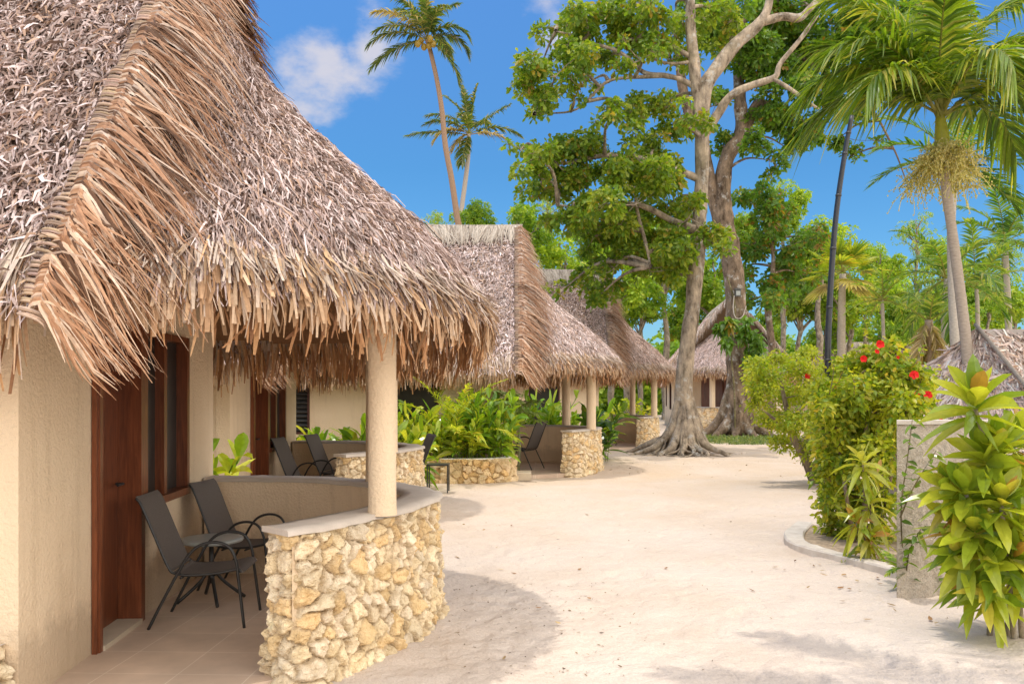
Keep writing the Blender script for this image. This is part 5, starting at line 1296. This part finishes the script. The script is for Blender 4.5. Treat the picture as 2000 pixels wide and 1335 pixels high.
# ------------------------------------------------------------------ planting between the huts
gp = np.concatenate((G_YEL[:4] * 1.25, G_BRIGHT[:3] * 1.2)); gw = np.array([.2, .22, .16, .12, .1, .12, .08])
heads = []; hb2 = np.array((-3.3, 9.25, 0.)); 
ginger_clump('ginger_plant', 'broad yellow green leaves just beyond the nearest porch, beside the next hut corner', hb2, 9, 1.0, .50, .062, gp, gw, .4)
for k, (x, Y, H, lab) in enumerate(((575, 14.9, .85, 'low leafy clump under the louvred window'), (640, 15.1, .85, 'leafy clump against the pale wall, right of the louvred window'), (690, 14.8, 1.05, 'tallest leafy clump against the pale wall, left of the front column'), (735, 15.0, .95, 'leafy clump seen behind the front column of the nearest porch'), (790, 15.0, 1.1, 'leafy clump between the front column and the stone planter'))):
    ginger_clump('ginger_plant', lab, (P(x, 770, Y)[0], Y, 0), 15, H, .52, .055, gp, gw, .5, group='leafy clumps before the pale hut wall')
# raised planter
t = thing('stone_planter', 'curved low rubble stone planter full of tropical plants beside the sand', 'planter', (-.95, 16.3, 0))
pp = smooth_path([(-2.1, 17.6), (-1.95, 16.7), (-1.55, 16.05), (-.95, 15.82), (-.35, 15.95), (-.02, 16.3), (.02, 17.1)], 14)
tg = nrm(np.gradient(pp, axis=0)); nn = np.stack((tg[:, 1], -tg[:, 0]), -1)
Gs, Cs = stone_skin(pp, nn, -.08, .44, cell=.15, depth=.07, seed=9, step=.016)
o3 = np.array((-.95, 16.3, 0)); MB().grid(Gs, Cs * np.array((.92, .86, .75))).build('stone_facing', M['stone'], t, o3)
ins = pp - nn * .16
mb = MB().grid(np.stack([np.concatenate((q, np.full((len(q), 1), z)), 1) for q, z in ((pp + nn * .03, .43), (pp + nn * .03, .445), (ins, .445), (ins, .3))], 1)); mb.build('coping', M['stone'], t, o3)
mb = MB(); V = [(x, y, .38) for x, y in pp - nn * .05]; mb.add(V + [(-1, 16.8, .38)], T=[(i, (i + 1) % len(V), len(V)) for i in range(len(V))]); mb.build('soil', M['soil'], t, o3)
for x, Y, H, lab, n in ((812, 16.6, 1.05, 'ginger clump at the left end of the stone planter', 16), (850, 16.15, .95, 'low ginger clump behind the left front edge of the planter', 14), (905, 16.1, .95, 'low ginger clump spilling over the middle front of the planter', 14), (955, 16.2, 1.2, 'dark green ginger clump at the right front of the planter', 18), (985, 16.7, 1.25, 'ginger clump at the right end of the planter, leaning over the step', 14), (935, 16.9, 1.2, 'tall ginger clump in the middle of the planter', 15)):
    ginger_clump('ginger_plant', lab, (P(x, 770, Y)[0], Y, .36), n, H, .44, .046, gp if n < 18 else G_BRIGHT[:5] * 1.1, gw if n < 18 else W_BRIGHT[:5], .42, group='ginger plants in the stone planter')
ab = np.array((P(885, 770, 16.25)[0], 16.25, .36)); t = thing('areca_palm', 'feathery yellow green palm clump in the stone planter', 'palm', ab); 
mb = MB()
for k in range(20): frond(mb, ab + (U(-.2, .2), U(-.2, .2), .2), U(0, 6.28), U(.7, 1.4), U(1.2, 1.8), U(.7, 1.5), 30, .27, .012, G_YEL * 1.1, W_YEL, .35, .4, rr=.008)
mb.build('foliage', M['leaf'], t, ab)
def papaya(lab, x, y, Y, zb, n, R_):
    b = np.array((P(x, 770, Y)[0], Y, zb)); c = P(x, y, Y); t = thing('papaya_plant', lab, 'plant', b); ms = MB(); mb = MB()
    ms.tube(np.stack((b, (b + c) / 2 + (.03, 0, 0), c), 0), (.035, .03, .022), 7, (.36, .38, .25))
    for k in range(n):
        az, e = k * 2.4, U(-.1, 1.0); d = np.array((math.cos(az) * math.cos(e), math.sin(az) * math.cos(e), math.sin(e))); L = R_ * U(.7, 1.1); q = c + d * L - UP * L * .1
        ms.tube(np.stack((c, c + d * L * .5 + UP * .03, q), 0), .006, 5, (.35, .42, .18), caps=False)
        m = 9; a = np.linspace(-2.3, 2.3, m); s = nrm(np.cross(d, UP)); dh = nrm(d * np.array((1, 1, .2))); dd = dh * np.cos(a)[:, None] + s * np.sin(a)[:, None]
        for off, sc in ((0, 1.0), (.32, .55), (-.32, .55)):
            a2 = a + off; dd = dh * np.cos(a2)[:, None] + s * np.sin(a2)[:, None]
            leaf_batch(mb, q + dd * (.10 if off else 0), dd, .26 * sc + .06, .024 if not off else .016, pick(gpal((.30, .40, .17), (.36, .46, .22), (.22, .34, .12)), np.ones(3), m), 'lance', .35, .2, UP, .15)
    ms.build('stem', M['leaf'], t, b, True); mb.build('foliage', M['leaf'], t, b)
papaya('pale papaya like plant with cut leaves rising at the back right of the planter', 962, 790, 17.0, .36, 15, .55)
papaya('second pale cut leaved plant lower down, beside the second hut porch', 1012, 815, 17.6, 0.0, 11, .45)
for x, Y, H, lab in ((1035, 21.9, 1.35, 'leafy clump behind the porch wall of the second visible roof, left of its columns'), (1065, 22.1, 1.65, 'tallest leafy clump behind the planter hut porch wall, before the dark window'), (1092, 21.9, 1.2, 'leafy clump just left of the two slim columns'), (1140, 21.8, 1.15, 'leafy clump between the two slim columns')):
    ginger_clump('ginger_plant', lab, (P(x, 770, Y)[0], Y, 0), 15, H, .62, .065, gp * np.array((.75, .9, 1)), gw, .6, group='leafy clumps behind the planter hut porch')
ginger_clump('ginger_plant', 'dark leafy plant right of the slim columns, hanging over the stone porch wall', (P(1168, 770, 21.2)[0], 21.2, 0), 10, 1.25, .6, .075, G_DARK, W_DARK, .5)
yb = np.array((P(1232, 770, 30.8)[0], 30.8, 0))
leafy_shrub('shrub', 'bright yellow rounded bush behind the farthest curved porch wall', yb, [(1195, 800, 16), (1220, 795, 18), (1245, 792, 18), (1268, 800, 14), (1210, 812, 16), (1240, 812, 18), (1262, 815, 14)], 55, 30.8, [([yb, yb + (0, 0, .9)], (.05, .02))], .2, .05, 90, G_YEL * 1.15, W_YEL, jit=.3)
# grass at the foot of the dark tree
mb = MB(); n = 5200; x = U(6.6, 13.5, n); y = U(27.8, 34, n); keep = vnoise(np.stack((x * .9, y * .9, 0 * x), -1), 6) > .33; x, y = x[keep], y[keep]; n = len(x)
d = rng.normal(0, .6, (n, 3)); d[:, 2] = 1
leaf_batch(mb, np.stack((x, y, 0 * x - .02), -1), d, U(.15, .42, n), .016, pick(gpal((.13, .19, .05), (.19, .25, .08), (.24, .26, .10), (.09, .15, .04)), np.ones(4), n), 'strap', .5, .3)
tag(mb.build('grass', M['leaf']), kind='stuff')

# ------------------------------------------------------------------ furniture
def make_chair(label):
    """sling chair: x is forward, y sideways"""
    t = thing('sling_chair', label, 'chair'); r = .0115; W2 = .255
    for s in (-1, 1):
        y = s * W2; mb = MB()
        mb.tube(smooth_path([(-.30, y * 1.04, 0), (-.20, y * 1.03, .20), (-.09, y, .41), (-.02, y, .53), (.06, y, .605), (.17, y, .63), (.27, y, .60), (.325, y, .50), (.345, y * 1.0, .36), (.39, y * 1.05, 0)], 6), r, 8)
        mb.build('armrest', M['black_metal'], t, smooth=True)
        mb = MB(); yy = s * (W2 - .025)
        mb.tube(smooth_path([(-.40, yy, .955), (-.36, yy, .90), (-.26, yy, .66), (-.17, yy, .45), (-.12, yy, .40), (0, yy, .385), (.2, yy, .40), (.33, yy, .425), (.36, yy, .40)], 6), .0105, 8)
        mb.build('side_rail', M['black_metal'], t, smooth=True)
    mb = MB()
    for x, z in ((.15, .375), (-.07, .37)): mb.tube([(x, -W2, z), (x, W2, z)], .009, 7)
    mb.build('stretcher', M['black_metal'], t, smooth=True)
    def sling(pts, name):
        p = smooth_path(pts, 8); ys = np.linspace(-W2 + .022, W2 - .022, 9); g = np.stack([np.stack((p[:, 0], np.full(len(p), y), p[:, 2] ), -1) for y in ys], 1)
        tq = nrm(np.gradient(p, axis=0)); n_ = np.stack((-tq[:, 2], 0 * tq[:, 0], tq[:, 0]), -1); n_ = np.where(n_[:, 2:3] < 0, -n_, n_)
        sagv = (1 - (ys / (W2)) ** 2) * .014; g -= n_[:, None] * sagv[None, :, None]
        mb = MB(); mb.grid(g + n_[:, None] * .012); mb.grid(g + n_[:, None] * .006, flip=True)
        for e in (0, -1): mb.grid(np.stack((g[:, e] + n_ * .012, g[:, e] + n_ * .006), 1)); mb.grid(np.stack((g[e] + n_[e] * .012, g[e] + n_[e] * .006), 1))
        mb.build(name, M['sling'], t, smooth=True)
    sling([(-.405, 0, .965), (-.36, 0, .90), (-.26, 0, .66), (-.17, 0, .45), (-.14, 0, .415)], 'backrest')
    sling([(-.135, 0, .408), (-.10, 0, .392), (0, 0, .385), (.2, 0, .40), (.33, 0, .425), (.37, 0, .395)], 'seat')
    return t
def make_table(label):
    t = thing('round_table', label, 'table'); mb = MB()
    mb.lathe([(.001, .452), (.21, .452), (.232, .458), (.238, .472), (.232, .484), (.2, .489), (.001, .489)], seg=40); mb.build('table_top', M['table_top'], t, smooth=True)
    mb = MB(); mb.tube([(0, 0, .14), (0, 0, .455)], .018, 10); mb.lathe([(.09, .44), (.09, .452), (.001, .4525)], seg=20); mb.build('column', M['black_metal'], t, smooth=True)
    for k in range(4):
        a = k * math.pi / 2 + .5; d = np.array((math.cos(a), math.sin(a), 0)); mb = MB()
        mb.tube(smooth_path([d * .015 + UP * .30, d * .05 + UP * .20, d * .12 + UP * .12, d * .25 + UP * .012], 5), (.013,) * 16, 8); mb.build('leg', M['black_metal'], t, smooth=True)
    return t
ch = make_chair('charcoal sling chair nearest the door, its back against the wall')
FZ = .03; ch.location = (-2.19, 6.12, FZ); ch.scale = (.92, .92, .92); ch.rotation_euler = (0, 0, math.radians(4)); ch['group'] = 'sling chairs on the hut porches'
dup(ch, (-2.24, 7.22, FZ), math.radians(-8), 'charcoal sling chair beyond the round table, beside the curved porch wall', .89)
tb = make_table('small round grey topped table between the two charcoal chairs'); tb.location = (-2.30, 6.66, FZ)
dup(ch, (-2.95, 12.35, FZ), math.radians(-8), 'dark chair partly hidden at the next hut door, left of its pair', 1.0)
dup(ch, (-2.72, 13.35, FZ), math.radians(-12), 'dark chair with curved arms facing out on the next hut porch', 1.0)
dup(ch, (-1.62, 13.45, FZ), math.radians(200), 'dark chair back showing above the stone wall right of the front column', 1.0)
dup(ch, (.28, 18.6, FZ), math.radians(150), 'dark chair behind the concrete step, at the planter hut porch', 1.05)
dup(ch, (2.95, 27.2, FZ), math.radians(170), 'far dark chair on the porch left of the buttressed tree', 1.05)
t = thing('side_table', 'small black metal side table standing on the sand by the planter', 'table', (-1.22, 14.4, 0)); mb = MB(); mb.box((0, 0, .455), (.36, .36, .022)); mb.build('table_top', M['black_metal'], t)
for sx in (-1, 1):
    for sy in (-1, 1): mb = MB(); mb.tube([(sx * .165, sy * .165, 0), (sx * .165, sy * .165, .445)], .011, 7); mb.build('leg', M['black_metal'], t)
def slab(lab, c, size, rz):
    mb = MB(); x, y, z = (v / 2 for v in size); b = .015; V = []
    for zz, i in ((-z, 0), (z - b, 0), (z, b)): V += [(sx * (x - i), sy * (y - i), zz + z) for sx, sy in ((-1, -1), (1, -1), (1, 1), (-1, 1))]
    Q = [(i + k, (i + 1) % 4 + k, (i + 1) % 4 + 4 + k, i + 4 + k) for k in (0, 4) for i in range(4)] + [(8, 9, 10, 11)]
    o = mb.add(V, Q).build('step_block', M['step']); o.location = c; o.rotation_euler = (0, 0, rz); tag(o, lab, 'step')
slab('pale concrete step block at the planter hut porch, beside the planter', (P(1015, 770, 16.75)[0], 16.75, -.02), (.44, .5, .15), 0)
slab('far pale concrete step block at the porch left of the buttressed tree', (P(1172, 770, 25.4)[0], 25.4, -.02), (.55, .5, .12), 0)
# lamp on the dark trunk
lp = P(1441, 572, 32.95); t = thing('tree_lamp', 'small grey box lamp fixed high on the dark forked trunk', 'lamp', lp); mb = MB(); mb.box((0, 0, 0), (.20, .14, .26)); mb.box((0, -.02, .15), (.26, .2, .03)); mb.build('housing', M['louvre'], t)
mb = MB(); mb.box((0, -.075, -.01), (.15, .02, .16)); mb.build('lens', M['table_top'], t)
mb = MB(); mb.tube(smooth_path([(-.15, -.05, -.1), (-.2, -.1, -.6), (-.1, -.12, -.95), (.15, -.1, -.9), (.3, -.08, -.5)], 6), .014, 6); mb.build('cable', M['concrete'], t)
# dry bits of leaf and twig on the sand
mb = MB(); n = 520; x = np.concatenate((U(-.5, 6, 320), U(-.5, .9, 200))); y = np.concatenate((U(5.0, 26, 320), U(5, 7.6, 200)))
d = rng.normal(0, 1, (n, 3)); d[:, 2] = U(-.05, .25, n)
leaf_batch(mb, np.stack((x, y, ground_h(x, y) + .006), -1), d, U(.008, .04, n) , U(.0015, .006, n), pick(gpal((.20, .14, .08), (.30, .22, .13), (.12, .09, .06), (.38, .30, .2)), np.ones(4), n), 'ovate', 0, .3)
tag(mb.build('leaf_litter', M['thatch']), kind='stuff')
# coconut palm leaning in over the path from the right of the view; it throws the frond shadow on the sand
palm('coconut_palm', 'leaning coconut palm outside the view that throws a frond shadow on the sand', [(8.2, 3.3, 0), (6.8, 3.35, 2.8), (4.4, 3.5, 5.6), (2.2, 3.6, 7.6), (1.0, 3.7, 8.6)], (.2, .16, .14, .12, .11),
     [(270, 10, 2.4, 60), (250, 30, 2.2, 80), (300, 5, 2.2, 60), (200, 20, 2.0, 80), (330, 30, 2.2, 80), (90, 30, 2.4, 80), (60, 50, 2.4, 80), (130, 30, 2.4, 80), (0, 60, 2.4, 60)], G_COCO, W_COCO, 34, .5, .03, .5, split=False)
# end of a low rubble wall at the near corner of the nearest hut
pth = smooth_path([(-3.7, 4.06), (-3.1, 4.05), (-2.68, 4.06), (-2.60, 4.12), (-2.585, 4.40)], 10)
tg = nrm(np.gradient(pth, axis=0)); nn = np.stack((tg[:, 1], -tg[:, 0]), -1)
t = thing('rubble_wall', 'low rubble wall end at the near foot of the nearest hut corner', 'wall', (-2.9, 4.2, 0))
Gs, Cs = stone_skin(pth, nn, -.08, .36, seed=21); MB().grid(Gs, Cs).build('stone_facing', M['stone'], t, t.location)
mb = MB().grid(np.stack([np.concatenate((q, np.full((len(q), 1), .355)), 1) for q in (pth + nn * .03, pth - nn * .10, np.stack((pth[:, 0] - .03, 0 * pth[:, 0] + 4.38), -1))], 1)); mb.build('coping', M['cap'], t, t.location)
# fallen dry leaves under the trees and by the shrubs, each lying on the sand
n = 85; x = np.concatenate((U(1.2, 7.5, 50), U(2.4, 3.4, 20), U(-.6, 2.5, 15))); y = np.concatenate((U(17, 26, 50), U(6.0, 8.6, 20), U(5.2, 12, 15)))
d = rng.normal(0, 1, (n, 3)); d[:, 2] = U(.0, .12, n); mb = MB()
leaf_batch(mb, np.stack((x, y, ground_h(x, y) + .014), -1), d, U(.03, .085, n), U(.007, .018, n), pick(gpal((.33, .19, .09), (.42, .28, .14), (.24, .15, .08), (.48, .36, .2)), np.ones(4), n), 'ovate', -.1, .35, UP, .5)
tag(mb.build('fallen_leaves', M['thatch']), kind='stuff')
